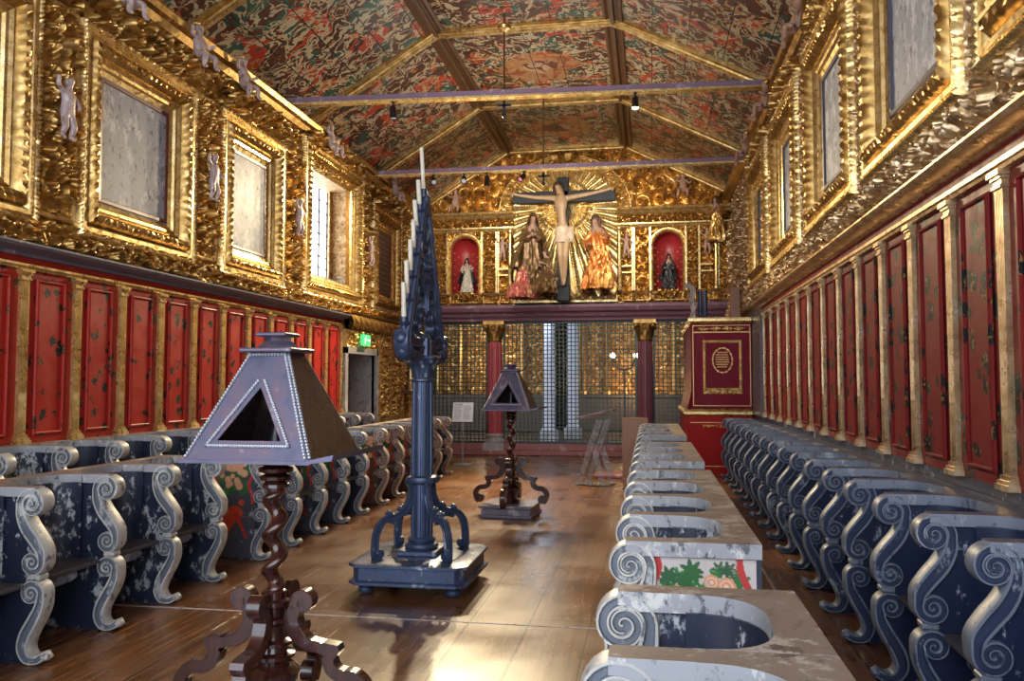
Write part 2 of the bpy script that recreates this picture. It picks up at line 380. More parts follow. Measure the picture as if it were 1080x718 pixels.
t = NT('painted_panel'); a = t.n('ShaderNodeVertexColor', layer_name='paint'); v = t.co(); n = t.noise(v, 14, 7, .7)
t.set(Base_Color=t.mix(t.ramp(n, [(.60, 0.0), (.66, .75)]), a.outputs[0], (.40, .38, .36)), Roughness=.42); t.bump(n, .2, .003); M['painted_panel'] = t.m
t = NT('brick_window'); v = t.co(False, (1, 1, 1), 'UV'); M['brick_window'] = t.m
# floor boards
t = NT('floor_boards'); v = t.co()
sx = t.n('ShaderNodeSeparateXYZ'); t.l(v, sx.inputs[0]); cb = t.n('ShaderNodeCombineXYZ'); t.l(sx.outputs[1], cb.inputs[0]); t.l(sx.outputs[0], cb.inputs[1])
br = t.n('ShaderNodeTexBrick'); t.l(cb.outputs[0], br.inputs['Vector']); br.offset = .37
for k_, v_ in dict(Scale=1.0, Mortar_Size=.006, Mortar_Smooth=.2, Brick_Width=3.4, Row_Height=.40, Bias=0.0).items(): br.inputs[k_.replace('_', ' ')].default_value = v_
br.inputs['Color1'].default_value = (.0, 0, 0, 1); br.inputs['Color2'].default_value = (1, 1, 1, 1); br.inputs['Mortar'].default_value = (.5, .5, .5, 1)
gv = t.n('ShaderNodeMapping'); t.l(v, gv.inputs[0]); gv.inputs['Scale'].default_value = (14, .9, 1)
gr = t.noise(gv.outputs[0], 1.6, 6, .6, .15); wn = t.noise(v, .9, 3, .5)
wood = t.ramp(gr, [(.25, (.034, .012, .005)), (.5, (.095, .036, .014)), (.75, (.19, .082, .032))])
wood2 = t.ramp(gr, [(.25, (.07, .028, .010)), (.5, (.165, .07, .026)), (.75, (.30, .15, .062))])
cc = t.mix(br.outputs[0], wood, wood2); cc = t.mix(t.ramp(wn, [(.5, 0.0), (.75, .4)]), cc, (.24, .14, .08)); cc = t.mix(br.outputs['Fac'], cc, (.012, .007, .004))
t.set(Base_Color=cc, Roughness=t.ramp(wn, [(.35, .20), (.65, .36)])); t.bump(t.math('SUBTRACT', t.math('MULTIPLY', gr, .3), br.outputs['Fac']), .35, .006); M['floor_boards'] = t.m
# painted ceiling
t = NT('ceiling_paint'); v = t.co()
w1 = t.noise(v, 2.4, 3, .5, 0, 1); ws = t.n('ShaderNodeVectorMath', operation='SCALE'); t.l(w1, ws.inputs[0]); ws.inputs['Scale'].default_value = .55
wa = t.n('ShaderNodeVectorMath', operation='ADD'); t.l(v, wa.inputs[0]); t.l(ws.outputs[0], wa.inputs[1])
n1 = t.noise(wa.outputs[0], 3.4, 2, .5, 1.2); n2 = t.noise(wa.outputs[0], 2.3, 2, .5, .9); n3 = t.noise(v, 2.6, 4)
st1 = t.math('LESS_THAN', t.math('ABSOLUTE', t.math('SUBTRACT', n1, .5)), .034)
base = t.mix(n3, (.04, .016, .012), (.13, .045, .025))
c = t.mix(t.math('GREATER_THAN', n2, .57), base, (.03, .10, .075))
c = t.mix(t.math('GREATER_THAN', t.noise(wa.outputs[0], 2.4, 2, .5, .6), .575), c, (.46, .05, .022))
c = t.mix(t.math('GREATER_THAN', t.noise(wa.outputs[0], 4.6, 2, .5, 1.4), .625), c, (.48, .24, .08))
c = t.mix(st1, c, (.50, .42, .26)); c = t.mix(t.math('GREATER_THAN', t.noise(wa.outputs[0], 6.2, 2, .5, .9), .655), c, (.50, .43, .28))
sp = t.n('ShaderNodeSeparateXYZ'); t.l(v, sp.inputs[0])
ym = t.math('SUBTRACT', 1.625, t.math('PINGPONG', t.math('SUBTRACT', sp.outputs[1], 8.3), 1.625)); xm = t.math('ADD', sp.outputs[0], 1.78)
dm = t.math('SQRT', t.math('ADD', t.math('MULTIPLY', xm, xm), t.math('MULTIPLY', ym, ym))); dm = t.math('ADD', dm, t.math('MULTIPLY', t.math('SUBTRACT', n2, .5), .5))
c = t.mix(t.math('MULTIPLY', t.math('LESS_THAN', dm, .62), .72), c, t.mix(t.math('GREATER_THAN', n1, .52), (.34, .10, .035), (.50, .26, .10)))
c = t.mix(t.math('MULTIPLY', t.math('LESS_THAN', dm, .26), .8), c, t.mix(t.math('GREATER_THAN', n2, .5), (.09, .03, .025), (.5, .33, .2)))
seam = t.math('LESS_THAN', t.math('PINGPONG', t.math('ADD', sp.outputs[0], 10.0), .24), .006)
c = t.mix(seam, c, (.01, .008, .006)); t.set(Base_Color=c, Roughness=t.ramp(n3, [(.3, .3), (.7, .5)])); t.bump(n1, .12, .01); M['ceiling_paint'] = t.m
# leaded dusk window
t = NT('brick_window'); v = t.co(); sp = t.n('ShaderNodeSeparateXYZ'); t.l(v, sp.inputs[0]); cb = t.n('ShaderNodeCombineXYZ'); t.l(sp.outputs[1], cb.inputs[0]); t.l(sp.outputs[2], cb.inputs[1])
br = t.n('ShaderNodeTexBrick'); t.l(cb.outputs[0], br.inputs['Vector'])
for k_, v_ in dict(Scale=1.0, Mortar_Size=.012, Brick_Width=.17, Row_Height=.10).items(): br.inputs[k_.replace('_', ' ')].default_value = v_
br.offset = 0.0; br.inputs['Color1'].default_value = (.20, .13, .13, 1); br.inputs['Color2'].default_value = (.27, .19, .19, 1); br.inputs['Mortar'].default_value = (.06, .04, .05, 1)
t.set(Base_Color=br.outputs[0], Roughness=.5); M['brick_window'] = t.m
# ================================================================== THE SETTING
Y0 = -1.5
def planes(pieces, fn, name, mat):
    mb = MB()
    for a0, a1, b0, b1 in pieces:
        mb.add([fn(a0, b0, 0), fn(a1, b0, 0), fn(a1, b1, 0), fn(a0, b1, 0)], [(0, 1, 2, 3)])
        mb.add([fn(a0, b0, -.3), fn(a1, b0, -.3), fn(a1, b1, -.3), fn(a0, b1, -.3)], [(3, 2, 1, 0)])
    return mb.build(name, mat, None, 0)
mb = MB(); mb.box(-6.5, 3.2, Y0, 18.3, -.12, 0)
struct(mb.build('floor', M['floor_boards'], None, 0))
mb = MB()
P_ = [(XL - .3, ZCL - .1), (XL, ZCL), (XFL, ZF), (XFR, ZF), (XR, ZCR), (XR + .3, ZCR - .1)]
vs = [(x, y, z) for x, z in P_ for y in (Y0, 18.4)] + [(x, y, z + .15) for x, z in P_ for y in (Y0, 18.4)]
fs = [(2 * i, 2 * i + 1, 2 * i + 3, 2 * i + 2) for i in range(5)] + [(12 + 2 * i, 12 + 2 * i + 2, 12 + 2 * i + 3, 12 + 2 * i + 1) for i in range(5)]
mb.add(vs, fs); struct(mb.build('ceiling', M['ceiling_paint'], None, 0))

# window openings (centre, half width, z0, z1) measured on the walls
LW = [(5.05, .57, 3.3, 4.53, 'board'), (7.45, .57, 3.3, 4.53, 'board'), (9.83, .49, 3.28, 4.55, 'board'), (12.58, .90, 3.27, 4.92, 'lit'), (15.28, .50, 3.3, 4.56, 'dusk')]
RW = [(3.3, .6, 3.50, 4.66, 'board'), (5.5, .62, 3.47, 4.64, 'board'), (7.75, .62, 3.47, 4.62, 'board'), (10.15, .62, 3.47, 4.62, 'board'), (12.55, .64, 3.47, 4.62, 'board')]
def wall_pieces(wins, ztop, lit_only, door=None):
    out = []; segs = sorted([(c - w, c + w, a, b) for c, w, a, b, k in wins if (k == 'lit' or not lit_only)] + ([door] if door else []))
    y = Y0
    for a0, a1, b0, b1 in segs:
        if a0 > y: out.append((y, a0, 0, ztop))
        if b0 > 0: out.append((a0, a1, 0, b0))
        out.append((a0, a1, b1, ztop)); y = a1
    out.append((y, 18.4, 0, ztop)); return out
DOOR = (13.3, 14.85, 0, 2.13)
struct(planes(wall_pieces([w for w in LW if w[4] == 'lit'], ZCL, False, DOOR), WLf, 'wall_left', M['gold']))
struct(planes([(Y0, 18.4, 0, ZCR)], WRf, 'wall_right', M['gold']))
mb = MB(); mb.add([(XL - .3, 18.45, 3.0), (XR + .3, 18.45, 3.0), (XR + .3, 18.45, 7), (XL - .3, 18.45, 7)], [(0, 1, 2, 3)]); mb.box(XL - .3, XR + .3, 18.45, 18.6, 3.0, 7.0)
struct(mb.build('wall_back', M['gold'], None, 0))

# ---- windows: gilded picture-frame surrounds
CARV = [(.13, .06), (.14, .09), (.165, .125), (.195, .14), (.225, .125), (.25, .09), (.255, .07)]
SMOOTH_IN = [(.0, -.10), (.0, .0), (.045, .02), (.06, .045), (.09, .05), (.115, .075), (.13, .06)]
SMOOTH_OUT = [(.255, .07), (.262, .10), (.285, .125), (.32, .125), (.335, .10)]
BEAD = [(.335, .10), (.345, .115), (.365, .12), (.38, .10), (.385, .0)]
def make_window(name, fn, c, w, z0, z1, kind, label, prot=0.0, scale=1.0, seed=0, glow=False):
    u0, u1 = c - w, c + w
    P = lambda pr: [(o * scale, h + (prot if h > -.05 and (i < len(pr) - 1 or pr is not BEAD) else 0)) for i, (o, h) in enumerate(pr)]
    root = bpy.data.objects.new(name, None); COL.objects.link(root); root.location = fn(c, z0, 0); struct(root, label)
    off = Vector(root.location); f2 = lambda a, b, h: tuple(np.asarray(q) - o_ for q, o_ in zip(fn(a, b, h), off))
    fg = lambda a, b, h: (fn(a, b, h)[0] - off[0], fn(a, b, h)[1] - off[1], fn(a, b, h)[2] - off[2])
    mb = MB(); frame_sweep(mb, u0, u1, z0, z1, P(CARV), fg, .017, {1: (.012, .05, .0), 2: (.03, .085, .02), 3: (.034, .085, .045), 4: (.03, .085, .07), 5: (.012, .05, .0)})
    mb.build('carved_frame', M['gold'] , root)
    mb = MB(); frame_sweep(mb, u0, u1, z0, z1, P(SMOOTH_IN), fg, .3); frame_sweep(mb, u0, u1, z0, z1, P(SMOOTH_OUT), fg, .3)
    mb.build('smooth_moulding', M['gold_bright'], root)
    mb = MB(); frame_sweep(mb, u0, u1, z0, z1, P(BEAD), fg, .009, {1: (.02, .04, 0), 2: (.03, .04, 0), 3: (.02, .04, 0)})
    mb.build('beaded_edge', M['gold_bright'], root)
    if kind == 'lit': return root, fg
    mb = MB(); frame_sweep(mb, u0 + .06, u1 - .06, z0 + .06, z1 - .06, [(0, prot - .08), (0, prot + .0), (.012, prot + .012), (.045, prot + .015), (.07, prot - .02)], fg, .3)
    mb.build('inner_frame', M['inner_frame_red'] if fn is WLf else M['frame_slate'], root)
    mb = MB(); A, B = np.meshgrid(np.linspace(u0, u1, 30), np.linspace(z0, z1, 30), indexing='ij')
    mb.grid(A, B, np.full(A.shape, .004 + prot * .85), fg)
    mb.build('marbled_board' if kind == 'board' else 'leaded_pane', M['marble_board'] if kind == 'board' else M['brick_window'], root)
    return root, fg
def crest(root, fg, c, hw, z, seed, hgt=.36):
    mb = MB()
    relief(mb, c - hw, c + hw, z, z + hgt, fg, .16, .28, .012, seed, True, .10, lambda A, B: (B - z) < hgt * (.42 + .58 * np.cos(np.clip((A - c) / hw, -1, 1) * PI / 2) ** .8 + .12 * np.cos((A - c) / hw * PI * 5)))
    mb.build('carved_crest', M['gold'], root)
wname = {'board': 'boarded window with white marbled panel', 'lit': 'bright leaded window', 'dusk': 'unlit brownish leaded window'}
lw_lab = ['nearest gilded window frame on the left wall, cut by the photo edge', 'left-wall gilded frame round a large flaking white marbled board', 'left-wall gilded frame round a narrower grey-streaked white board', 'bright daylit leaded window in a deep carved reveal on the left wall', 'left-wall gilded window with dull brown leaded panes beyond the bright one']
for i, (c, w, a, b, k) in enumerate(LW):
    root, fg = make_window('window_%d' % (i + 1), WLf, c, w, a, b, k, lw_lab[i], 0, 1.0 if k != 'lit' else .95, i)
    if k != 'lit': crest(root, fg, c, w + .36, b + .37, i + 2)
    else:
        crest(root, fg, c, w + .34, b + .30, i + 2, .30)
        u0, u1 = c - w, c + w; d = .42
        mb = MB(); relief(mb, 0.02, d - .02, a + .12, b, lambda p, q, h: fg(u1 + .012 - h - 0 * p, q, -p), .04, .17, .012, 5, False, 0.02)
        mb.add([fg(u0 + .006, a, .0), fg(u0 + .006, a, -d), fg(u0 + .006, b, -d), fg(u0 + .006, b, .0)], [(0, 1, 2, 3)]); mb.add([fg(u1 - .004, a, .0), fg(u1 - .004, a, -d), fg(u1 - .004, b, -d), fg(u1 - .004, b, .0)], [(0, 1, 2, 3)])
        mb.add([fg(u0, b - .006, .0), fg(u0, b - .006, -d), fg(u1, b - .006, -d), fg(u1, b - .006, .0)], [(0, 1, 2, 3)]); mb.build('carved_reveal', M['reveal_pale'], root)
        mb = MB(); relief(mb, u0 + .02, u1 - .02, 0, d, lambda p, q, h: fg(p, a + .10 * (q / d) + h, -q), .02, .15, .012, 6, False, .004)
        mb.add([fg(u0, a, 0), fg(u0, a + .09, -d), fg(u1, a + .09, -d), fg(u1, a, 0)], [(0, 1, 2, 3)]); mb.build('sloping_sill', M['slate_cornice'], root)
        mb = MB(); mb.add([fg(u0, a, -d - .02), fg(u1, a, -d - .02), fg(u1, b, -d - .02), fg(u0, b, -d - .02)], [(0, 1, 2, 3)]); mb.build('glass_pane', M['window_glow'], root, 0)
        mb = MB()
        for q in np.linspace(u0, u1, 6): mb.add([fg(q + e, zz, -d + g) for g in (-.01, .015) for e, zz in ((-.012, a), (.012, a), (.012, b), (-.012, b))], [(0, 1, 2, 3), (4, 5, 6, 7), (0, 1, 5, 4), (1, 2, 6, 5), (2, 3, 7, 6), (3, 0, 4, 7)])
        for q in np.linspace(a + .1, b, 9): mb.add([fg(zz, q + e, -d + g) for g in (-.01, .015) for e, zz in ((-.008, u0), (.008, u0), (.008, u1), (-.008, u1))], [(0, 1, 2, 3), (4, 5, 6, 7), (0, 1, 5, 4), (1, 2, 6, 5), (2, 3, 7, 6), (3, 0, 4, 7)])
        mb.build('glazing_bars', M['black'], root)
rw_lab = ['nearest gilded frame on the right wall, mostly above the photo edge', 'right-wall gilded frame showing a tall white board near the top right corner', 'right-wall gilded frame round a small white board, third from the near end', 'fourth gilded frame from the near end of the right wall', 'furthest gilded frame on the right wall, next to the carved altar wall']
for i, (c, w, a, b, k) in enumerate(RW):
    root, fg = make_window('window_%d' % (i + 6), WRf, c, w, a, b, k, rw_lab[i], .08, 1.0, i + 11)
    crest(root, fg, c, w + .36, b + .37, i + 9)
    mb = MB(); u0, u1 = c - w - .385, c + w + .385
    for s in (u0, u1): relief(mb, a - .36, b + .36, 0.0, .17, (lambda sgn: lambda p, q, h: fg(s + sgn * h, p, q))(-1 if s == u0 else 1), .02, .09, .012, i, False, 0)
    relief(mb, u0, u1, 0, .17, lambda p, q, h: fg(p, a - .385 - h, q), .02, .09, .014, i, False, 0)
    mb.build('carved_box_side', M['gold_pale'], root)
# ---- putti: little carved and painted children sitting on the frames
def putto(name, label, loc, rz, s=1.0, pose=0, mat='flesh_white', group='little carved cherubs on the window frames', parent=None):
    if pose == 0:   # sitting
        J = [(0, 0, .12, .07), (0, -.01, .22, .062), (0, 0, .31, .05), (0, 0, .355, .03), (0, -.005, .42, .058), (0, -.01, .455, .045), (.07, 0, .30, .028), (.14, -.04, .22, .024), (.17, -.12, .26, .02), (-.07, 0, .30, .028), (-.15, .0, .30, .024), (-.2, -.05, .38, .02),
             (.06, -.03, .09, .045), (.08, -.17, .09, .04), (.09, -.17, -.04, .026), (.09, -.22, -.07, .02), (-.06, -.03, .09, .045), (-.1, -.15, .07, .04), (-.12, -.14, -.07, .026), (-.12, -.19, -.09, .02)]
    else:           # standing relief
        J = [(0, 0, .30, .065), (0, -.01, .40, .06), (0, 0, .49, .052), (0, 0, .54, .03), (.01, -.01, .61, .058), (.01, -.015, .65, .045), (.07, 0, .48, .028), (.14, -.02, .41, .024), (.1, -.06, .33, .02), (-.07, 0, .48, .028), (-.15, -.01, .53, .024), (-.17, -.03, .62, .02),
             (.045, 0, .25, .045), (.06, -.04, .13, .038), (.05, 0, .03, .026), (.055, -.06, .0, .02), (-.045, 0, .25, .045), (-.04, -.02, .13, .038), (-.07, .01, .03, .026), (-.075, -.05, .0, .02)]
    J = [(x * s, y * s, z * s, r * s) for x, y, z, r in J]
    E_ = [(0, 1), (1, 2), (2, 3), (3, 4), (4, 5), (2, 6), (6, 7), (7, 8), (2, 9), (9, 10), (10, 11), (0, 12), (12, 13), (13, 14), (14, 15), (0, 16), (16, 17), (17, 18), (18, 19)]
    if parent is None:
        root = thing(name, label, 'cherub', loc, rz, group); bo = skin_body('body', J, E_, M[mat], root, 2)
    else:
        root = skin_body('cherub_figure', J, E_, M[mat], parent, 2); root.location = loc; root.rotation_euler = (0, 0, rz); root['label'] = 'pale painted cherub standing among the leaves'
    hz = .445 if pose == 0 else .64
    mb = MB(); mb.ball((0.01 * s, .012 * s, hz * s), .056 * s, 10, 6, 0, (1, 1, .85))
    for k in range(9): a = k * .7; mb.ball((math.cos(a) * .045 * s, .015 * s + math.sin(a) * .035 * s, (hz + .02) * s), .02 * s, 6, 4)
    mb.build('hair', M['gold'], root)
    return root
PL = [(6.85, 0), (8.15, 1), (9.15, 2), (11.95, 3), (15.2, 4)]
pl_lab = ['pale seated cherub above the near corner of the largest left-wall frame', 'pale seated cherub on the far corner of the frame round the flaking board', 'pale seated cherub atop the second marbled frame of the left wall', 'small seated cherub above the bright window on the left', 'small seated cherub above the far dull left-wall window']
for (y, i) in PL: putto('cherub', pl_lab[i], (XL + .26, y, 5.12 if i in (0, 1) else (5.14 if i < 3 else 5.2)), PI / 2, .95, 0)
pr_lab = ['pale seated cherub above the third right-wall frame', 'pale seated cherub above the fourth right-wall frame', 'small seated cherub above the far right-wall frame']
for i, y in enumerate((8.5, 10.9, 13.1)): putto('cherub', pr_lab[i], (XR - .27, y, 5.12), -PI / 2, .9, 0, 'flesh_pink')
# ---- carved upright panels between the window frames
def carved_upright(label, fn, u0, u1, v0, v1, seed, rz, mat, cell=.2, pm='flesh_white', put_=True):
    c = (u0 + u1) / 2; root = thing('carved_pilaster', label, 'carved pilaster', fn(c, v0, 0), 0, 'gilded carved uprights between windows')
    off = root.location.copy(); fg = lambda a, b, h: (fn(a, b, h + .025)[0] - off[0], fn(a, b, h)[1] - off[1], fn(a, b, h)[2] - off[2])
    mb = MB(); relief(mb, u0 + .05, u1 - .05, v0 + .05, v1 - .05, fg, .13, cell * 1.5, .010, seed, True, .015); mb.build('foliage_carving', M[mat], root)
    mb = MB(); frame_sweep(mb, u0 + .055, u1 - .055, v0 + .055, v1 - .055, [(0, 0), (.0, .045), (.02, .06), (.04, .05), (.055, 0)], fg, .3); mb.build('plain_border', M['gold_bright'], root)
    if put_:
        putto('cherub', '', fg(c, v0 + (v1 - v0) * .36, .15), rz, .85, 1, pm, None, root)
    return root
cu = [(5.97, 6.52, 'near carved gilded upright with cherub left of the flaking marbled board', 1), (8.38, 8.95, 'carved gilded upright with cherub between the two marbled boards', 2), (10.72, 11.33, 'carved gilded upright just left of the bright leaded window', 3), (13.83, 14.38, 'carved gilded upright just right of the bright leaded window', 4), (16.2, 17.9, 'carved gilded upright filling the left wall beside the altar wall', 5)]
for a, b, l, s in cu: carved_upright(l, WLf, a, b, 3.0, 4.95, s, PI / 2, 'gold', .19, 'flesh_white', s < 5)
cr = [(4.4, 4.72, 'carved gilded upright with pale cherub at the top right corner', 6), (6.65, 6.95, 'carved gilded upright right of the small third right-wall board', 7), (8.85, 9.45, 'carved gilded upright between third and fourth right-wall frames', 8), (11.36, 11.8, 'carved gilded upright before the furthest right-wall frame', 9), (13.7, 17.9, 'carved gilded upright filling the right wall beside the altar wall', 10)]
for a, b, l, s in cr: carved_upright(l, WRf, a, b, 3.05, 5.0, s, -PI / 2, 'gold_pale', .17, 'flesh_white', s == 6)
# ---- carved friezes, cornices, wainscot
def trim(n, mb, mat, label, smooth=35): return struct(mb.build('trim_%d' % n, mat, None, smooth), label)
mb = MB(); relief(mb, 3.5, 18.0, 2.76, 3.0, WLf, .10, .22, .010, 21, False, .03); relief(mb, 3.5, 18.0, 4.93, 5.42, WLf, .10, .32, .016, 22, False, 0.0)
trim(1, mb, M['gold'], 'carved gilded frieze bands above and below the left windows')
mb = MB(); relief(mb, 2.5, 18.0, 2.885, 3.13, WRf, .09, .21, .009, 23, False, .10); relief(mb, 2.5, 18.0, 4.95, 5.5, WRf, .07, .2, .02, 24, False, 0.0)
trim(2, mb, M['gold_pale'], 'carved gilded frieze bands above and below the right windows')
mb = MB(); extrude_prof(mb, [(0, 2.64), (.05, 2.645), (.06, 2.67), (.13, 2.685), (.18, 2.70), (.20, 2.72), (.20, 2.735), (.1, 2.755), (0, 2.765)], lambda s, p, q: WLf(s, q, p), Y0, 13.1)
trim(3, mb, M['slate_cornice'], 'slate grey cornice over the left red panelling', 20)
mb = MB(); extrude_prof(mb, [(0, 2.80), (.05, 2.805), (.06, 2.82), (.12, 2.825), (.16, 2.835), (.18, 2.855), (.18, 2.87), (.1, 2.885), (0, 2.89)], lambda s, p, q: WRf(s, q, p), Y0, 17.9)
trim(4, mb, M['gold_pale'], 'gilded cornice over the right red panelling', 20)
mb = MB(); extrude_prof(mb, [(0, 2.54), (.04, 2.54), (.045, 2.56), (.06, 2.565), (.06, 2.585), (.03, 2.59), (0, 2.59)], lambda s, p, q: WLf(s, q, p), Y0, 13.1)
trim(5, mb, M['gold_bright'], 'thin gilded architrave over the left pilasters', 20)
mb = MB(); extrude_prof(mb, [(0, 2.67), (.05, 2.67), (.055, 2.69), (.07, 2.695), (.07, 2.72), (.04, 2.73), (.03, 2.745), (0, 2.75)], lambda s, p, q: WRf(s, q, p), Y0, 13.4)
trim(6, mb, M['gold_pale'], 'thin gilded architrave over the right pilasters', 20)
mb = MB(); extrude_prof(mb, [(0, 2.58), (.025, 2.58), (.025, 2.66), (0, 2.66)], lambda s, p, q: WLf(s, q, p), Y0, 13.1)
trim(7, mb, M['red_plain'], 'plain red frieze board above the left pilasters', 20)
mb = MB(); extrude_prof(mb, [(0, 2.74), (.03, 2.74), (.03, 2.82), (0, 2.82)], lambda s, p, q: WRf(s, q, p), Y0, 13.4)
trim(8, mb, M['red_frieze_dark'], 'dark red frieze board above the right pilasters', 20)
def pilaster_mesh(h, key):
    out = []
    mb = MB(); w = .046; pr = []
    n = 5; a0 = -w
    xs = [(-w, 0), (-w, .045)]
    fl = (2 * w - .008) / n
    for k in range(n):
        s = -w + .004 + k * fl; xs += [(s + .003, .045), (s + fl * .3, .032), (s + fl * .7, .032), (s + fl - .003, .045)]
    xs += [(w, .045), (w, 0)]
    extr = lambda z0, z1, X: mb.add([(x, -y, z) for z in (z0, z1) for x, y in X], [(i, i + 1, len(X) + i + 1, len(X) + i) for i in range(len(X) - 1)])
    extr(.42, h - .09, xs)
    xs2 = [(x, .043 if .03 < y < .04 else y) for x, y in xs]; extr(.07, .42, xs2)
    out.append(('fluted_shaft', mb.mesh(key + '_shaft', 20)))
    mb = MB(); mb.box(-.056, .056, -.058, 0, h - .09, h - .075); mb.box(-.05, .05, -.05, 0, h - .075, h - .045); mb.box(-.06, .06, -.062, 0, h - .045, h - .028); mb.box(-.07, .07, -.075, 0, h - .028, h)
    out.append(('capital', mb.mesh(key + '_capital', 20)))
    mb = MB(); mb.box(-.08, .08, -.075, 0, 0, .03); mb.box(-.07, .07, -.066, 0, .03, .05); mb.box(-.06, .06, -.056, 0, .05, .075)
    out.append(('base', mb.mesh(key + '_base', 20))); return out
def panel_mesh(w, h, key):
    mb = MB(); mb.box(-w / 2, w / 2, -.014, 0, -.03, h + .02); a = mb.mesh(key + '_board', 20)
    mb = MB(); frame_sweep(mb, -w * .23, w * .23, .09, h - .08, [(0, 0), (0, .02), (.008, .028), (.02, .022), (.03, .01)], lambda p, q, g: (p, -.012 - g, q), .4)
    mb.add([(-w * .23, -.022, .09), (w * .23, -.022, .09), (w * .23, -.022, h - .08), (-w * .23, -.022, h - .08)], [(0, 1, 2, 3)])
    b = mb.mesh(key + '_moulding', 20); return a, b
def wainscot(ys, fn, rz, z0, h, pm, bm_, side, key, skip_first=False):
    P = pilaster_mesh(h, key + 'pil'); w = ys[1] - ys[0] - .005; A, B = panel_mesh(w, h - .01, key + 'pan'); first = None; fp = None; q = 0
    for i, y in enumerate(ys):
        if not (skip_first and i == 0):
            lab = '%s gilded fluted pilaster from the near end of the %s red panelling' % (ORD[q], side); q += 1
            if first is None:
                first = thing('pilaster', lab, 'pilaster', fn(y, z0, 0), rz, 'gilded pilasters of the %s panelling' % side)
                for n_, me in P: put(n_, me, M[pm], first)
            else: dup(first, fn(y, z0, 0), None, lab)
        if i < len(ys) - 1:
            lab = '%s red lacquered panel with dark figures from the near end, %s wall' % (ORD[i], side)
            yc = (y + ys[i + 1]) / 2
            if fp is None:
                fp = thing('wall_panel', lab, 'wall panel', fn(yc, z0, 0.001), rz, 'red lacquer panels of the %s wall' % side)
                put('panel_board', A, M[bm_], fp); put('raised_field', B, M[bm_], fp)
            else: dup(fp, fn(yc, z0, 0.001), None, lab)
LP = [5.98 + .643 * k for k in range(-1, 12)]
wainscot(LP, WLf, PI / 2, 1.09, 1.45, 'gold_bright', 'red_lacquer', 'left', 'l')
RP = [4.45 + .725 * k for k in range(-1, 13)]
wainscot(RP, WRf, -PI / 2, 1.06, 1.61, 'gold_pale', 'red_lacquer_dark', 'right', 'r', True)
mb = MB(); mb.box(XL, XL + .03, Y0, 13.1, 0, 1.09); trim(9, mb, M['stall_blue'], 'dark blue dado behind the left back stalls', 0)
mb = MB(); mb.box(XR - .03, XR, Y0, 18.0, 0, 1.06); trim(10, mb, M['stall_blue_right'], 'dark blue dado behind the right back stalls', 0)
mb = MB(); mb.box(XR - .05, XR, 13.5, 17.9, 1.06, 2.86); trim(11, mb, M['slate_cornice'], 'wall strip coloured dark bluish for the dark gap beside the red case', 0)  # darkness of the gap put into the wall colour
# far left gilded wall with the door
mb = MB(); relief(mb, 14.95, 16.4, .9, 2.52, WLf, .06, .15, .014, 31, False, .02); relief(mb, 16.5, 17.95, .2, 2.52, WLf, .06, .15, .014, 32, False, .02); relief(mb, 13.15, 16.4, 2.2, 2.52, WLf, .06, .15, .014, 33, False, .02)
trim(12, mb, M['gold_red'], 'carved gilded wall facing round the side door')
mb = MB()
for y in (13.15, 14.93, 15.6, 16.45, 17.2): extrude_prof(mb, [(-.03, 0), (-.03, .07), (0, .1), (.03, .07), (.03, 0)], lambda s, p, q, y=y: WLf(y + p, s, q), 2.2 if y == 13.15 else .2, 2.5)
trim(13, mb, M['gold_bright'], 'gilded upright strips on the wall beside the door', 20)
mb = MB(); A, B = np.meshgrid(np.linspace(13.1, 17.95, 320), np.linspace(0, 1, 14), indexing='ij')
sc_ = np.abs(np.sin(A * PI / .26)); mb.grid(A, 2.80 - B * (.14 + .16 * sc_), .10 + .10 * np.sin(B * PI * .8) + .04 * sc_, WLf)
extrude_prof(mb, [(0, 2.78), (.2, 2.78), (.22, 2.81), (0, 2.84)], lambda s, p, q: WLf(s, q, p), 13.1, 17.95)
trim(14, mb, M['gold'], 'scalloped gilded pelmet along the far left wall')
dr = bpy.data.objects.new('door_1', None); COL.objects.link(dr); dr.location = (XL, 14.07, 0); struct(dr, 'dark purple-brown door set deep in a white stone doorway on the left')
mb = MB(); D = .55
for y0, y1 in ((13.2, 13.32), (14.83, 14.95)): mb.box(-.05 if 1 else 0, .06, y0 - 14.07, y1 - 14.07, 0, 2.2)
mb.box(-.05, .06, 13.2 - 14.07, 14.95 - 14.07, 2.1, 2.22); mb.box(-D, 0, 14.83 - 14.07, 14.9 - 14.07, 0, 2.15); mb.box(-D, 0, 13.25 - 14.07, 13.32 - 14.07, 0, 2.15); mb.box(-D, 0, 13.25 - 14.07, 14.9 - 14.07, 2.12, 2.2)
mb.build('stone_frame', M['stone'], dr, 20)
mb = MB(); mb.box(-D, -D + .06, -.75, .76, 0, 2.12)
for (a, b, c_, d_) in ((-.66, -.08, .2, .95), (.08, .66, .2, .95), (-.66, -.08, 1.08, 1.98), (.08, .66, 1.08, 1.98)): frame_sweep(mb, a, b, c_, d_, [(0, 0), (.01, .025), (.04, .03), (.05, 0)], lambda p, q, g: (-D + .06 + g, p, q), .5)
mb.build('door_leaf', M['door_wood'], dr, 20)
mb = MB(); mb.tube([(-D + .06, .6, 1.02), (-D + .11, .6, 1.02), (-D + .11, .5, 1.02)], .012); mb.build('handle', M['brass'], dr)
ex = thing('exit_sign', 'small green and white exit sign above the side door', 'sign', (XL + .14, 13.95, 2.25), PI / 2)
mb = MB(); mb.box(-.19, .19, -.03, .03, 0, .2, 0, .008); mb.build('sign_box', M['exit_green'], ex)
mb = MB(); mb.box(.02, .15, -.034, -.03, .085, .115); mb.add([(.15, -.034, .05), (.19 - .02, -.034, .1), (.15, -.034, .15)], [(0, 1, 2)])
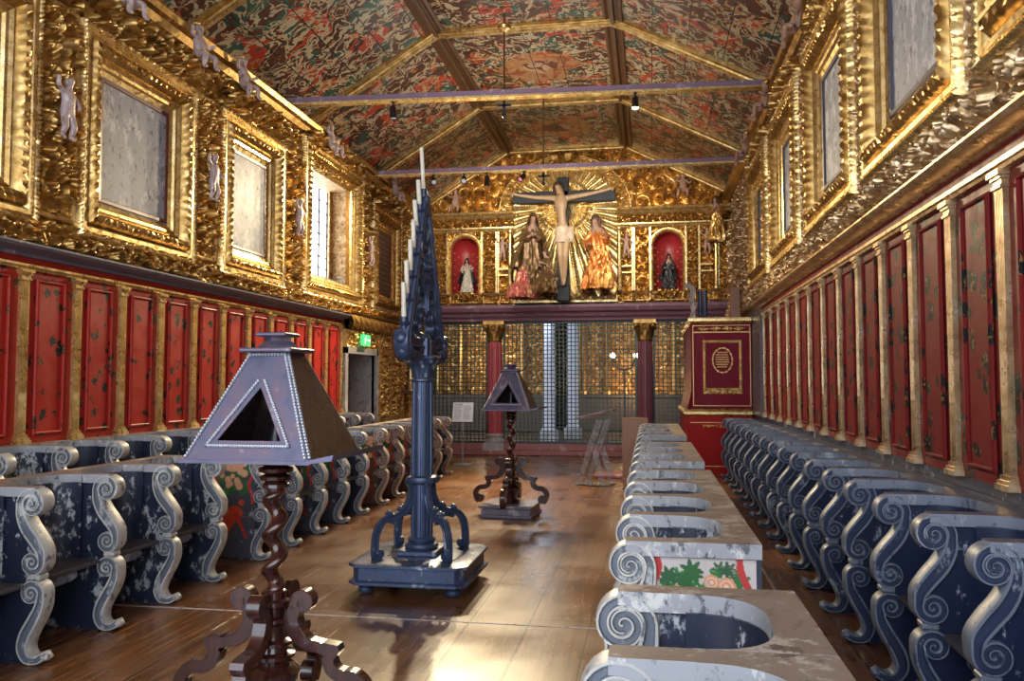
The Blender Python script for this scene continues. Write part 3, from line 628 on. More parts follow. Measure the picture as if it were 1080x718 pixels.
mb.add([(-.12, -.034, .03), (-.09, -.034, .03), (-.06, -.034, .1), (-.05, -.034, .14), (-.10, -.034, .15), (-.13, -.034, .1)], [(0, 1, 2, 3, 4, 5)]); mb.ball((-.06, -.032, .165), .016, 8, 6, 0, (1, .2, 1)); mb.box(-.05, -.02, -.034, -.03, .1, .115)
mb.build('running_man_and_arrow', M['exit_white'], ex, 0)
# ---- ceiling ribs and tie beams
RIBP = [(-.09, 0), (-.09, .05), (-.05, .06), (-.045, .09), (.045, .09), (.05, .06), (.09, .05), (.09, 0)]
def rib(name, label, cat, p0, p1, nrm, wv, mat, prof=RIBP, core='gold_bright', grp=None):
    p0, p1, nrm, wv = map(np.array, (p0, p1, nrm, wv)); L = np.linalg.norm(p1 - p0); t = (p1 - p0) / L
    root = thing(name, label, cat, tuple(p0), 0, grp)
    mb = MB(); extrude_prof(mb, prof, lambda s, p, q: tuple(t[i] * s + wv[i] * p + nrm[i] * q for i in range(3)) if np.isscalar(s) else tuple(t[i] * s + wv[i] * p + nrm[i] * q for i in range(3)), 0, L); mb.build('rib_body', M[mat], root, 20)
    mb = MB(); extrude_prof(mb, [(-.03, .092), (-.03, .105), (.03, .105), (.03, .092)], lambda s, p, q: tuple(t[i] * s + wv[i] * p + nrm[i] * q for i in range(3)), 0, L, .05, {1: (.03, .1, 0)}); mb.build('carved_band', M[core], root, 20)
    return root
RY = [1.9, 5.1, 8.3, 11.55, 14.8, 17.85]; rl = ['', 'nearest', 'second nearest', 'third nearest', 'second furthest', 'furthest']
nl = np.array([(ZF - ZCL), 0, -(XFL - XL)]); nl = nl / np.linalg.norm(nl); nr = np.array([-(ZF - ZCR), 0, -(XR - XFR)]); nr = nr / np.linalg.norm(nr)
for i, y in enumerate(RY):
    if i == 0: continue
    rib('ceiling_rib', '%s gilded rib on the left slope of the painted ceiling' % rl[i], 'ceiling rib', (XL, y, ZCL), (XFL, y, ZF), nl, (0, 1, 0), 'gold', grp='gilded ribs of the left ceiling slope')
    if i > 2: rib('ceiling_rib', '%s gilded rib on the right slope of the painted ceiling' % rl[i], 'ceiling rib', (XFR, y, ZF), (XR, y, ZCR), nr, (0, 1, 0), 'gold', grp='gilded ribs of the right ceiling slope')
    if i > 1: rib('ceiling_rib', '%s gilded cross rib on the flat middle of the ceiling' % rl[i], 'ceiling rib', (XFL, y, ZF), (XFR, y, ZF), (0, 0, -1), (0, 1, 0), 'gold', grp='gilded cross ribs of the flat ceiling strip')
LBP = [(-.14, 0), (-.14, .07), (-.1, .08), (-.06, .05), (.06, .05), (.1, .08), (.14, .07), (.14, 0)]
rib('ceiling_beam', 'long brown and gilt ceiling beam left of the flat strip', 'beam', (XFL, Y0, ZF), (XFL, 17.9, ZF), (.25, 0, -.97), (.97, 0, .25), 'beam_brown', LBP, 'beam_brown')
rib('ceiling_beam', 'long brown and gilt ceiling beam right of the flat strip', 'beam', (XFR, Y0, ZF), (XFR, 17.9, ZF), (-.25, 0, -.97), (.97, 0, -.25), 'beam_brown', LBP, 'beam_brown')
mb = MB(); extrude_prof(mb, [(0, 5.33), (.1, 5.35), (.14, 5.42), (.2, 5.44), (.22, 5.5), (.12, 5.52), (.1, 5.62), (0, 5.62)], lambda s, p, q: WLf(s, q, p), Y0, 17.9); trim(15, mb, M['gold'], 'gilded ceiling cornice along the left wall', 20)
mb = MB(); extrude_prof(mb, [(0, 5.45), (.1, 5.47), (.14, 5.54), (.2, 5.56), (.22, 5.62), (.12, 5.64), (.1, 5.72), (0, 5.72)], lambda s, p, q: WRf(s, q, p), Y0, 17.9); trim(16, mb, M['gold'], 'gilded ceiling cornice along the right wall', 20)
def tie(label, pa, pb, ya, yb, h, d):
    a = onY(*pa, ya); b = onY(*pb, yb); t = (b - a) / (b[0] - a[0]); a = a + t * (XL - .1 - a[0]); b = b + t * (XR + .1 - b[0])
    root = thing('tie_beam', label, 'beam', tuple(a)); v = b - a
    mb = MB(); extrude_prof(mb, [(-d, -h * .4), (-d, h), (d, h), (d, -h * .4)], lambda s, p, q: (v[0] * s, v[1] * s + p, v[2] * s + q), 0, 1, .02); mb.build('timber', M['purple_beam'], root, 20)
    mb = MB(); extrude_prof(mb, [(-d, -h), (-d, -h * .42), (d, -h * .42), (d, -h)], lambda s, p, q: (v[0] * s, v[1] * s + p, v[2] * s + q), 0, 1, .02); mb.build('gilt_underside', M['gold_bright'], root, 20)
    return a, v
T1 = tie('nearer purplish tie beam crossing the room under the painted ceiling', (270, 110), (815, 89), 10.7, 11.4, .05, .07)
T2 = tie('further purplish tie beam crossing just before the carved altar wall', (378, 185), (783, 169), 14.4, 14.7, .05, .07)
def at_tie(T, px):
    a, v = T; best = None
    for s in np.linspace(0, 1, 400):
        p = a + v * s; q = p - CP; x = CX + F * (q @ _r) / (q @ _d)
        if best is None or abs(x - px) < best[0]: best = (abs(x - px), p)
    return best[1]
def spot(label, T, px, rx, rz, mat='black', glow=False, energy=0, col=(1, .8, .5)):
    p = at_tie(T, px); root = thing('spotlight', label, 'spotlight', (p[0], p[1] - .02, p[2] - .05), rz)
    mb = MB(); mb.tube([(0, 0, 0), (0, 0, -.07)], .012); mb.box(-.02, .02, -.035, .035, -.012, 0); mb.build('bracket', M['black'], root)
    R = Matrix.Rotation(rx, 3, 'X'); mb = MB(); mb.lathe([(.03, .02), (.045, .0), (.05, -.12), (.06, -.15), (.055, -.15), (.045, -.12)], n=16)
    mb.v = [tuple(R @ Vector(q) + Vector((0, 0, -.08))) for q in mb.v]; mb.build('housing', M['black'], root)
    mb = MB(); mb.ball((0, 0, -.135), .046, 10, 6, 0, (1, 1, .4)); mb.v = [tuple(R @ Vector(q) + Vector((0, 0, -.08))) for q in mb.v]; mb.build('lens', M[mat], root)
    if energy:
        ld = bpy.data.lights.new('lamp', 'SPOT'); ld.energy = energy; ld.color = col; ld.spot_size = 1.9; ld.spot_blend = .8; ld.shadow_soft_size = .1
        lo = bpy.data.objects.new('lamp', ld); COL.objects.link(lo); lo.parent = root; lo.location = R @ Vector((0, 0, -.2)) + Vector((0, 0, -.08)); lo.rotation_euler = (rx, 0, 0)
spot('black spotlight hanging from the left of the nearer tie beam', T1, 415, .1, 0, 'white_card')
spot('lit spotlight hanging from the right of the nearer tie beam', T1, 670, -.15, 0, 'lamp_glow', True, 120, (1, .85, .6))
spot('leftmost small spotlight under the further tie beam', T2, 457, -.9, .4, 'white_card', False, 900)
spot('small spotlight second from left under the further tie beam', T2, 490, -.9, .2, 'white_card', False, 900)
spot('small spotlight third from left under the further tie beam', T2, 514, -.2, 0, 'black')
spot('pink-lensed spotlight under the further tie beam beside the arch', T2, 553, -.9, -.6, 'lamp_pink', False, 900)
def rod(label, x, T, ztop, fin):
    p = at_tie(T, x); root = thing('hanging_rod', label, 'hanging rod', (p[0], p[1] + .1, p[2] - .12))
    mb = MB(); mb.tube([(0, 0, 0), (0, 0, ztop - p[2] + .12)], .014); mb.build('rod', M['beam_brown'], root)
    mb = MB(); mb.box(-.1, .1, -.015, .015, -.02, .02); mb.box(-.02, .02, -.015, .015, -.14, .14); mb.ball((0, 0, -.14), .035); mb.build('cross_finial', M['black'], root)
    if fin:
        mb = MB(); mb.lathe([(.02, -.1), (.09, -.06), (.1, -.02), (.04, .02), (.02, .06)], (0, 0, ztop - p[2] - .05), 16); mb.build('brass_boss', M['brass'], root)
rod('thin iron rod hanging from the ceiling to the nearer tie beam', 530, T1, ZF, True)
rod('short rod with dark cross hanging at the further tie beam', 572, T2, ZF, False)
# ================================================================== ALTAR WALL
XC = -1.83; NZ0, NZS, NR = 3.57, 4.56, .31
NICHES = [(-4.1, 'left'), (.42, 'right')]
def roof_z(x): return np.minimum(ZF, np.minimum(ZCL + (x - XL) * (ZF - ZCL) / (XFL - XL), ZCR + (XR - x) * (ZF - ZCR) / (XR - XFR))) - .03
def in_niche(A, B, e=0.0):
    m = np.zeros(A.shape, bool)
    for c, _ in NICHES: m |= (np.abs(A - c) < NR + e) & (B > NZ0 - e) & ((B < NZS) | (np.hypot(A - c, B - NZS) < NR + e))
    return m
def in_centre(A, B): return ((np.abs(A - XC) < 1.16) & (B > 3.36) & (B < 5.42)) | ((((A - XC) / 1.2) ** 2 + ((B - 5.4) / .98) ** 2 < 1) & (B > 5.3))
mb = MB(); relief(mb, -5.13, 1.78, 5.36, 6.85, WBf, .20, .36, .015, 41, False, .0, lambda A, B: (B < roof_z(A)) & ~in_centre(A, B))
relief(mb, -5.13, 1.78, 3.34, 5.1, WBf, .11, .22, .012, 42, False, .0, lambda A, B: ~in_niche(A, B) & ~in_centre(A, B))
trim(17, mb, M['gold_red'], 'carved gilded foliage filling the altar wall')
# cornice beam under the altar wall
mb = MB(); extrude_prof(mb, [(0, 2.95), (.12, 2.96), (.14, 3.03), (.2, 3.05), (.24, 3.12), (.30, 3.16), (.34, 3.24), (.34, 3.29), (.2, 3.33), (0, 3.34)], lambda s, p, q: WBf(s, q, p), XL, XR)
mb.box(XL, XR, 18.0, 18.4, 2.95, 3.34); trim(18, mb, M['purple_cornice'], 'purple-brown cornice beam between grille and altar wall', 20)
# predella band, entablature, pilaster strips
mb = MB()
for u0, u1 in [(-5.05, -4.5), (-4.46, -3.74), (-3.7, -3.36), (-3.32, -3.06), (-.6, -.34), (-.3, .06), (.1, .76), (.8, 1.02), (1.06, 1.4), (1.44, 1.74)]:
    frame_sweep(mb, u0 + .05, u1 - .05, 3.41, 3.53, [(0, .05), (.005, .09), (.03, .1), (.04, .06), (.045, .0)], WBf, .4)
extrude_prof(mb, [(0, 3.55), (.14, 3.555), (.16, 3.575), (.12, 3.59), (0, 3.6)], lambda s, p, q: WBf(s, q, p), -5.1, -3.0); extrude_prof(mb, [(0, 3.55), (.14, 3.555), (.16, 3.575), (.12, 3.59), (0, 3.6)], lambda s, p, q: WBf(s, q, p), -.66, 1.76)
for a, b in ((-5.1, -2.98), (-.68, 1.76)):
    extrude_prof(mb, [(0, 4.98), (.1, 4.99), (.12, 5.03), (.16, 5.05), (.16, 5.08), (.09, 5.1)], lambda s, p, q: WBf(s, q, p), a, b)
    extrude_prof(mb, [(.09, 5.26), (.16, 5.28), (.2, 5.33), (.27, 5.36), (.29, 5.40), (.2, 5.43), (0, 5.44)], lambda s, p, q: WBf(s, q, p), a, b)
for u in (-4.84, -4.5, -3.70, -3.36, -3.33, .04, .8, 1.08, -.34, -.31, 1.48): mb.box(u - .022, u + .022, YB - .13, YB, 3.6, 4.98)
for u, w_ in ((-3.05, .045), (-.62, .045), (1.43, .04), (1.72, .035)): mb.lathe([(w_ * 1.5, 3.6), (w_ * 1.5, 3.66), (w_, 3.7), (w_ * .92, 4.9), (w_ * 1.4, 4.95), (w_ * 1.4, 4.99)], (u, YB - .16, 0), 12)
for u in (-3.22, -.47, 1.24):
    for z in (3.98, 4.12): mb.box(u - .13, u + .13, YB - .14, YB, z, z + .03)
trim(19, mb, M['gold_bright'], 'smooth gilded mouldings, strips and shelves of the altar wall', 20)
mb = MB(); relief(mb, -5.1, -3.0, 5.1, 5.26, WBf, .1, .13, .012, 43, False, .08); relief(mb, -.66, 1.76, 5.1, 5.26, WBf, .1, .13, .012, 44, False, .08)
for u0, u1 in ((-4.8, -4.54), (-3.67, -3.39), (.07, -.02 + .04), (.83, 1.05)):
    if u1 > u0: relief(mb, u0, u1, 3.62, 4.96, WBf, .07, .13, .011, 45, True, .06)
trim(20, mb, M['gold'], 'carved gilded frieze under the attic of the altar wall')
for c, nm in NICHES:
    root = thing('niche', '%s arched red niche in the gilded altar wall' % nm, 'niche', (c, YB, NZ0), 0, 'arched red niches of the altar wall')
    mb = MB(); a = np.linspace(0, PI, 17)
    A, B = np.meshgrid(a, np.linspace(0, NZS - NZ0, 14), indexing='ij'); mb.grid(A, B, A, lambda p, q, h: (NR * np.cos(p), .34 * np.sin(p), q))
    A, B = np.meshgrid(a, np.linspace(0, PI / 2, 9), indexing='ij'); mb.grid(A, B, A, lambda p, q, h: (NR * np.cos(p) * np.cos(q), .34 * np.sin(p) * np.cos(q), NZS - NZ0 + NR * np.sin(q)))
    mb.add([(-NR, 0, 0), (NR, 0, 0), (NR, .34, 0), (-NR, .34, 0)], [(0, 1, 2, 3)]); mb.build('niche_shell', M['niche_red'], root)
    mb = MB()
    for k in range(2, 15, 2):
        for z in np.arange(.1, 1.0, .16): mb.ball((NR * .985 * math.cos(a[k]), .34 * .985 * math.sin(a[k]), z + (.08 if k % 4 else 0)), .022, 6, 4)
    mb.build('gilt_rosettes', M['gold_bright'], root)
    mb = MB(); path = [(-NR, 0)] + [(-NR, z) for z in np.linspace(.1, NZS - NZ0, 6)] + [(NR * math.cos(t), NZS - NZ0 + NR * math.sin(t)) for t in np.linspace(PI, 0, 18)] + [(NR, z) for z in np.linspace(NZS - NZ0, 0, 7)]
    pr = [(0, 0), (.0, .1), (.025, .13), (.05, .1), (.065, .12), (.09, .12), (.10, 0)]
    pts = [np.array(p) for p in path]; pts = [p for i, p in enumerate(pts) if i == 0 or np.hypot(*(p - pts[i - 1])) > 1e-4]; vs = []
    for i, p in enumerate(pts):
        t_ = pts[min(i + 1, len(pts) - 1)] - pts[max(i - 1, 0)]; t_ = t_ / np.hypot(*t_); n_ = np.array([-t_[1], t_[0]])
        for o, h in pr: q = p + n_ * o; vs.append((q[0], -h, q[1]))
    k = len(pr); mb.add(vs, [(i * k + j, i * k + j + 1, (i + 1) * k + j + 1, (i + 1) * k + j) for i in range(len(pts) - 1) for j in range(k - 1)]); mb.build('arch_moulding', M['gold_bright'], root)
    mb = MB(); mb.box(-.34, .34, -.12, 0, -.03, .0); relief(mb, -.22, .22, -.16, .04, lambda p, q, h: (p, -.12 - h, q), .07, .12, .012, 46, True, 0, lambda A, B: B > -.16 + .5 * np.abs(A)); mb.build('bracket', M['gold'], root)
# central arch and sunburst
ga = thing('arched_altarpiece', 'gilded arched central panel with sun rays behind the crucifix', 'altarpiece', (XC, YB, 3.36))
mb = MB(); A, B = np.meshgrid(np.linspace(-1.26, 1.26, 240), np.linspace(0, 3.1, 260), indexing='ij'); an = np.arctan2(B - 2.15, A); rr = np.hypot(A, B - 2.15)
H = .02 + .035 * np.abs(np.sin(an * 22)) * sstep(.12, .35, rr) + .035 * np.exp(-((rr - .55) / .05) ** 2) * np.abs(np.sin(an * 14)); mb.grid(A, B, H, lambda p, q, h: (p, -h, q), in_centre(A + XC, B + 3.36)); mb.build('sunburst_panel', M['gold_bright'], ga)
mb = MB(); T_, O_ = np.meshgrid(np.linspace(PI * 1.0, 0, 220), np.array([0, .01, .04, .06, .1, .16, .22, .26, .28, .3, .31]), indexing='ij'); hh = np.array([0, .14, .16, .12, .13, .15, .13, .12, .17, .17, 0.0])
H = np.broadcast_to(hh, T_.shape).copy(); H[:, 4:7] += carve(T_[:, 4:7] * 1.25, O_[:, 4:7] * 1.0, .16, 3) * .09
mb.grid(T_, O_, H, lambda t_, o, h: ((1.17 + o) * np.cos(t_), -h, 2.04 + (.95 + o) * np.sin(t_))); mb.build('arch_band', M['gold_bright'], ga)
mb = MB(); mb.lathe([(.16, -.12), (.24, -.06), (.27, .04), (.2, .1), (.06, .14)], (0, -.16, 3.22), 14, lambda a, z: 1 + .18 * math.cos(7 * a)); mb.ball((-.16, -.2, 3.06), .1, 8, 6, 0, (1.2, .8, .8)); mb.ball((.16, -.2, 3.06), .1, 8, 6, 0, (1.2, .8, .8)); mb.build('crest_shell', M['gold'], ga)
mb = MB(); mb.box(-1.16, 1.16, -.16, 0, 0, .05); mb.build('sill', M['gold_bright'], ga); mb = MB(); A, B = np.meshgrid(np.linspace(-1.14, 1.14, 160), np.linspace(0, 1, 16), indexing='ij')
Hh = .12 + .16 * np.abs(np.sin(A * 7.3 + 1)) + .06 * np.sin(A * 23); mb.grid(A, B, A, lambda p, q, h: (p, -.02 - .34 * np.cos(q * PI / 2) * (1 + .2 * np.sin(p * 19)), .05 + q * Hh)); gd = thing('carved_ground', 'brown carved rocky ground below the crucifix and mourning figures', 'carved ground', (XC, YB, 3.36)); mb.build('rocks', M['robe_brown'], gd)
# ---- crucifix
cx = thing('crucifix', 'large dark crucifix with carved pale corpus before the golden altarpiece', 'crucifix', (XC, YB - .42, 3.35))
mb = MB(); mb.box(-.125, .125, -.05, .05, 0, 2.72, 0, .01); mb.box(-1.10, 1.14, -.05, .05, 2.17, 2.42, 0, .01); mb.box(-.15, .15, -.1, .1, 0, .33, 0, .015); mb.build('cross', M['cross_wood'], cx, 20)
bd = lambda x, z, r, y=-.13: (x, y, z, r)
J = [bd(.02, 1.55, (.125, .10)), bd(-.01, 1.78, (.105, .085), -.16), bd(-.03, 2.02, (.14, .10), -.17), bd(-.03, 2.2, (.13, .085), -.16), bd(-.04, 2.32, .06, -.17), bd(-.09, 2.42, .085, -.22), bd(-.095, 2.50, .085, -.20),
     bd(-.2, 2.245, .066), bd(-.6, 2.28, .048, -.11), bd(-.96, 2.345, .033, -.09), bd(-1.06, 2.37, .036, -.09), bd(.15, 2.245, .066), bd(.56, 2.31, .048, -.11), bd(.92, 2.385, .033, -.09), bd(1.02, 2.41, .036, -.09),
     bd(-.06, 1.42, .105), bd(-.035, .96, .068, -.24), bd(-.02, .72, .058, -.17), bd(-.0, .42, .04, -.12), bd(.005, .32, .042, -.2), bd(.09, 1.42, .105), bd(.075, .97, .068, -.25), bd(.06, .73, .058, -.18), bd(.04, .44, .04, -.14), bd(.02, .33, .042, -.22),
     bd(-.105, 2.44, .028, -.315)]
E_ = [(0, 1), (1, 2), (2, 3), (3, 4), (4, 5), (5, 6), (3, 7), (7, 8), (8, 9), (9, 10), (3, 11), (11, 12), (12, 13), (13, 14), (0, 15), (15, 16), (16, 17), (17, 18), (18, 19), (0, 20), (20, 21), (21, 22), (22, 23), (23, 24), (5, 25)]
for hx, hz, s_ in ((-1.06, 2.37, -1), (1.02, 2.41, 1)):
    b0 = 10 if s_ < 0 else 14
    for k in range(5):
        a = (-.6 + .3 * k) if k < 4 else 1.3; L = .085 if k < 4 else .06; n0 = len(J)
        J.append((hx + s_ * .05 * math.cos(a), -.11, hz + .05 * math.sin(a), .011)); J.append((hx + s_ * (L + .01) * math.cos(a), -.15, hz + (L + .01) * math.sin(a), .009)); E_ += [(b0, n0), (n0, n0 + 1)]
bo = skin_body('corpus', J, E_, M['corpus'], cx, 2)
mb = MB()
A, B = np.meshgrid(np.linspace(0, 2 * PI, 40), np.linspace(0, 1, 12), indexing='ij'); R_ = (1 + .07 * np.sin(A * 3 + B * 14) + .04 * np.sin(A * 11 + B * 3))
mb.grid(A, B, A, lambda a, b, h: (.01 + (.165 + .02 * b) * R_ * np.cos(a), -.15 + .13 * R_ * np.sin(a), 1.60 - .34 * b)); mb.lathe([(.03, -.3), (.05, -.15), (.04, 0), (.02, .03)], (.2, -.2, 1.58), 8, lambda a, z: 1 + .2 * math.cos(3 * a)); mb.build('loincloth', M['loincloth'], cx)
mb = MB(); mb.ball((-.092, -.175, 2.5), .1, 12, 8, 0, (1, .95, .9)); 
for k in range(7): mb.tube([(-.09 + .085 * math.cos(t_), -.17 + .07 * math.sin(t_), 2.5 - z) for t_, z in ((k * .55 - .2, 0), (k * .55 - .1, .1), (k * .55 + .05, .2))], [.035, .03, .012], 6)
mb.build('hair', M['hair_dark'], cx)
# ---- robed figures
def robed(name, label, loc, H, robe, rz=0, lean=0.0, sway=.1, wide=.24, kneel=False, mantle=None, flesh='flesh_pink', arms=0, rg='', cat='statue', k_=1.0):
    root = thing(name, label, cat, loc, rz, rg or None)
    hd = H * .14; sh = H * .80
    sx_ = lambda z: sway * math.sin(z / H * PI * 1.1) * .6 + lean * (z / H) ** 2
    # body with arms, hands and head
    hx = sx_(H * .9)
    J = [(sx_(H * .5), 0, H * .5, H * .075), (sx_(H * .65), 0, H * .66, H * .07), (sx_(sh), 0, sh - H * .02, H * .062), (hx, -.01 * H, H * .845, H * .03), (hx, -.025 * H, H * .91, H * .052), (hx, -.02 * H, H * .955, H * .05), (hx, -.085 * H, H * .915, H * .013)]
    E_ = [(0, 1), (1, 2), (2, 3), (3, 4), (4, 5), (4, 6)]
    for s_ in (-1, 1):
        n0 = len(J); bx = sx_(sh)
        if arms == 0: el, ha = (bx + s_ * .135 * H, -.03 * H, .64 * H), (bx + s_ * .03 * H, -.15 * H, .68 * H)
        elif arms == 1: el, ha = (bx + s_ * .15 * H, -.05 * H, .63 * H), (bx + s_ * (.16 if s_ > 0 else .05) * H, -.16 * H, (.72 if s_ > 0 else .58) * H)
        else: el, ha = (bx + s_ * .16 * H, -.04 * H, .62 * H), (bx + s_ * .12 * H, -.17 * H, .56 * H)
        J += [(bx + s_ * .085 * H, 0, sh - .03 * H, H * .04), (*el, H * .03), (*ha, H * .019), (ha[0] - s_ * .012 * H, ha[1] - .03 * H, ha[2] + .01 * H, H * .018)]; E_ += [(2, n0), (n0, n0 + 1), (n0 + 1, n0 + 2), (n0 + 2, n0 + 3)]
        for q in range(4): J.append((ha[0] - s_ * .02 * H, ha[1] - .055 * H, ha[2] + (.022 - q * .01) * H, H * .006)); E_.append((n0 + 3, len(J) - 1))
        J.append((ha[0], ha[1] - .035 * H, ha[2] + .035 * H, H * .006)); E_.append((n0 + 3, len(J) - 1))
    skin_body('body', J, E_, M[flesh], root, 2)
    ph = random.random() * 6
    zs = np.linspace(0, .81, 40); base = [1.0, .98, .9, .8, .7, .62, .58, .56, .5, .3]
    rad = lambda q: np.interp(q, np.linspace(0, .81, 10), base) * wide * H / 1.0
    if kneel: rad = lambda q: np.interp(q, [0, .12, .3, .42, .5, .62, .74, .81], [1.25, 1.3, 1.15, .75, .6, .6, .55, .25]) * wide * H
    A, B = np.meshgrid(np.linspace(0, 2 * PI, 72), zs, indexing='ij'); fo = 1 + (.13 * np.sin(A * 9 + 5 * np.sin(B * 6 + ph) + ph) + .07 * np.sin(A * 17 + B * 9)) * (1 - .55 * B)
    cxs = np.array([sx_(z * H) for z in zs])[None, :]
    mb = MB(); mb.grid(A, B, A, lambda a, b, h: (cxs + rad(b) * fo * np.cos(a), rad(b) * fo * np.sin(a) * .72 - (.10 * H * sstep(.5, .15, b) if kneel else 0), b * H)); mb.build('robe', M[robe], root)
    mb = MB()
    for s_ in (-1, 1):
        i0 = 7 + (0 if s_ < 0 else 9); a_, b_, c_ = J[i0], J[i0 + 1], J[i0 + 2]; mb.tube([a_[:3], tuple((np.array(a_[:3]) + np.array(b_[:3])) / 2), b_[:3], tuple(np.array(b_[:3]) * .35 + np.array(c_[:3]) * .65)], [.052 * H, .056 * H, .055 * H, .06 * H], 10)
    mb.build('sleeves', M[robe], root)
    mb = MB()
    if mantle:
        A, B = np.meshgrid(np.linspace(-.25 * PI, 1.25 * PI, 40), np.linspace(0, 1, 24), indexing='ij'); r_ = np.interp(B, [0, .08, .2, .3, .45, 1], [.02, .062, .08, .095, .15, .27]) * H
        fo = 1 + .1 * np.sin(A * 10 + B * 8) * B
        mb.grid(A, B, A, lambda a, b, h: (np.interp(1.0 - b * .75, [.25, 1], [sx_(H * .3), hx]) + r_ * fo * np.cos(a), r_ * fo * np.sin(a) * .8 - .01 * H, H * (1.015 - b * .75))); mb.build('mantle', M[mantle], root)
    else:
        mb.ball((hx, -.005 * H, H * .962), .062 * H, 10, 8)
        for k in range(9): t_ = -.2 + k * .45; mb.tube([(hx + .055 * H * math.cos(t_), .045 * H * math.sin(t_), H * (.96 - z)) for z in (0, .06, .14)], [.022 * H, .022 * H, .01 * H], 6)
        mb.build('hair', M['hair_dark'], root)
    return root
robed('mourning_figure', 'gilded hooded mourning woman in dark robe left of the crucifix', (-2.52, YB - .33, 3.66), 1.66, 'robe_brown', .25, .02, -.06, .21, False, 'robe_brown', rg='')
robed('mourning_figure', 'standing figure in red and gold robes right of the crucifix', (-1.1, YB - .33, 3.62), 1.6, 'robe_red_gold', -.25, -.04, .12, .21, False, None, arms=1)
robed('kneeling_figure', 'small kneeling figure at the foot of the cross, facing left', (-2.14, YB - .62, 3.5), .98, 'robe_brown', -.9, -.1, .05, .26, True, None)
robed('kneeling_figure', 'rose-robed crouching figure below the hooded mourning woman', (-2.74, YB - .55, 3.42), .78, 'robe_rose', .6, .1, .05, .34, True, 'robe_red_gold')
robed('saint_statue', 'small saint statue in black and white habit in the left niche', (-4.08, YB + .04, NZ0 + .07), .78, 'robe_white', 0, 0, .02, .17, False, 'robe_black', arms=1)
robed('saint_statue', 'small dark-robed saint statue in the right niche', (.44, YB + .04, NZ0 + .07), .76, 'robe_black', 0, 0, -.02, .19, False, 'robe_black', arms=2)
for i, (x, z, l) in enumerate(((-3.22, 4.3, 'small carved cherub on the pilaster between left niche and crucifix'), (-.47, 4.3, 'small carved cherub on the pilaster between crucifix and right niche'), (1.25, 4.35, 'small carved cherub on the pilaster right of the right niche'), (.75, 5.66, 'seated carved cherub in the right attic of the altar wall'), (-4.3, 5.5, 'seated carved cherub in the left attic of the altar wall'))):
    putto('cherub', l, (x, YB - .16, z), 0, .85 if z < 5 else 1.0, 1 if z < 5 else 0, 'flesh_pink', 'carved cherubs of the altar wall')
robed('herald_figure', 'small carved figure in the corner of altar wall and right wall', (1.42, YB - .3, 4.6), .95, 'gold_red', -.3, 0, .05, .2, False, None)
# ================================================================== GRILLE AND THE CHURCH BEYOND
mb = MB(); mb.box(XL, XR, 17.72, 18.3, 0, .1, 0, .015); mb.box(XL, XR, 17.86, 18.25, .1, .24, 0, .015); trim(21, mb, M['stone_red'], 'worn reddish stone kerb under the iron grille', 20)
def grille(label, x0, x1):
    root = thing('iron_grille', label, 'grille', ((x0 + x1) / 2, 18.1, .24), 0, 'green iron grilles under the altar wall'); w_ = (x1 - x0) / 2; p = .088; H_ = 2.71
    mb = MB(); n_ = int(2 * w_ / p)
    for k in range(n_ + 1): x = -w_ + 2 * w_ * k / n_; mb.box(x - .011, x + .011, -.012, .012, 0, H_)
    nz = int(H_ / p)
    for k in range(nz + 1): z = H_ * k / nz; mb.box(-w_, w_, -.016, .008, z - .010, z + .010)
    mb.build('lattice', M['grille_green'], root, 0)
    mb = MB(); mb.box(-w_ - .03, -w_ + .02, -.03, .03, 0, H_); mb.box(w_ - .02, w_ + .03, -.03, .03, 0, H_); mb.box(-w_, w_, -.03, .03, -.0, .04); mb.box(-w_, w_, -.03, .03, H_ - .04, H_); mb.build('frame', M['grille_green'], root, 0)
grille('left bay of the green iron grille, behind the white info sign', -5.1, -3.62); grille('wide middle bay of the green iron grille between the red columns', -3.22, -.29); grille('right bay of the green iron grille, beside the red case', .11, 1.75)
for x, l in ((-3.42, 'fluted red stone column with gilded capital behind the far lectern'), (-.09, 'fluted red stone column with gilded capital beside the red case')):
    root = thing('stone_column', l, 'column', (x, 18.02, 0), 0, 'red columns of the grille')
    mb = MB(); fl = lambda a, z: 1 - .06 * (math.cos(a * 16) > .2); mb.lathe([(.165, .46), (.178, .9), (.178, 1.15), (.17, 2.0), (.155, 2.52)], n=96, mod=fl); mb.build('fluted_shaft', M['porphyry'] if x < -1 else M['porphyry_pale'], root, 25)
    mb = MB(); mb.box(-.24, .24, -.24, .24, .0, .26); mb.lathe([(.235, .26), (.245, .29), (.235, .33), (.2, .34), (.19, .38), (.21, .40), (.21, .43), (.17, .46)], n=28); mb.build('base', M['stone'], root)
    mb = MB(); mb.lathe([(.155, 2.5), (.18, 2.52), (.155, 2.54), (.16, 2.62), (.19, 2.72), (.235, 2.84), (.25, 2.88)], n=48, mod=lambda a, z: 1 + (.10 * math.cos(8 * a + (z > 2.7) * PI) if 2.56 < z < 2.86 else 0)); mb.box(-.235, .235, -.235, .235, 2.88, 2.96)
    for k in range(4):
        a = PI / 4 + k * PI / 2; mb.ball((.26 * math.cos(a), .26 * math.sin(a), 2.83), .06, 8, 6)
        a = k * PI / 2; mb.ball((.23 * math.cos(a), .23 * math.sin(a), 2.78), .035, 8, 6)
    mb.build('capital', M['gold'], root)
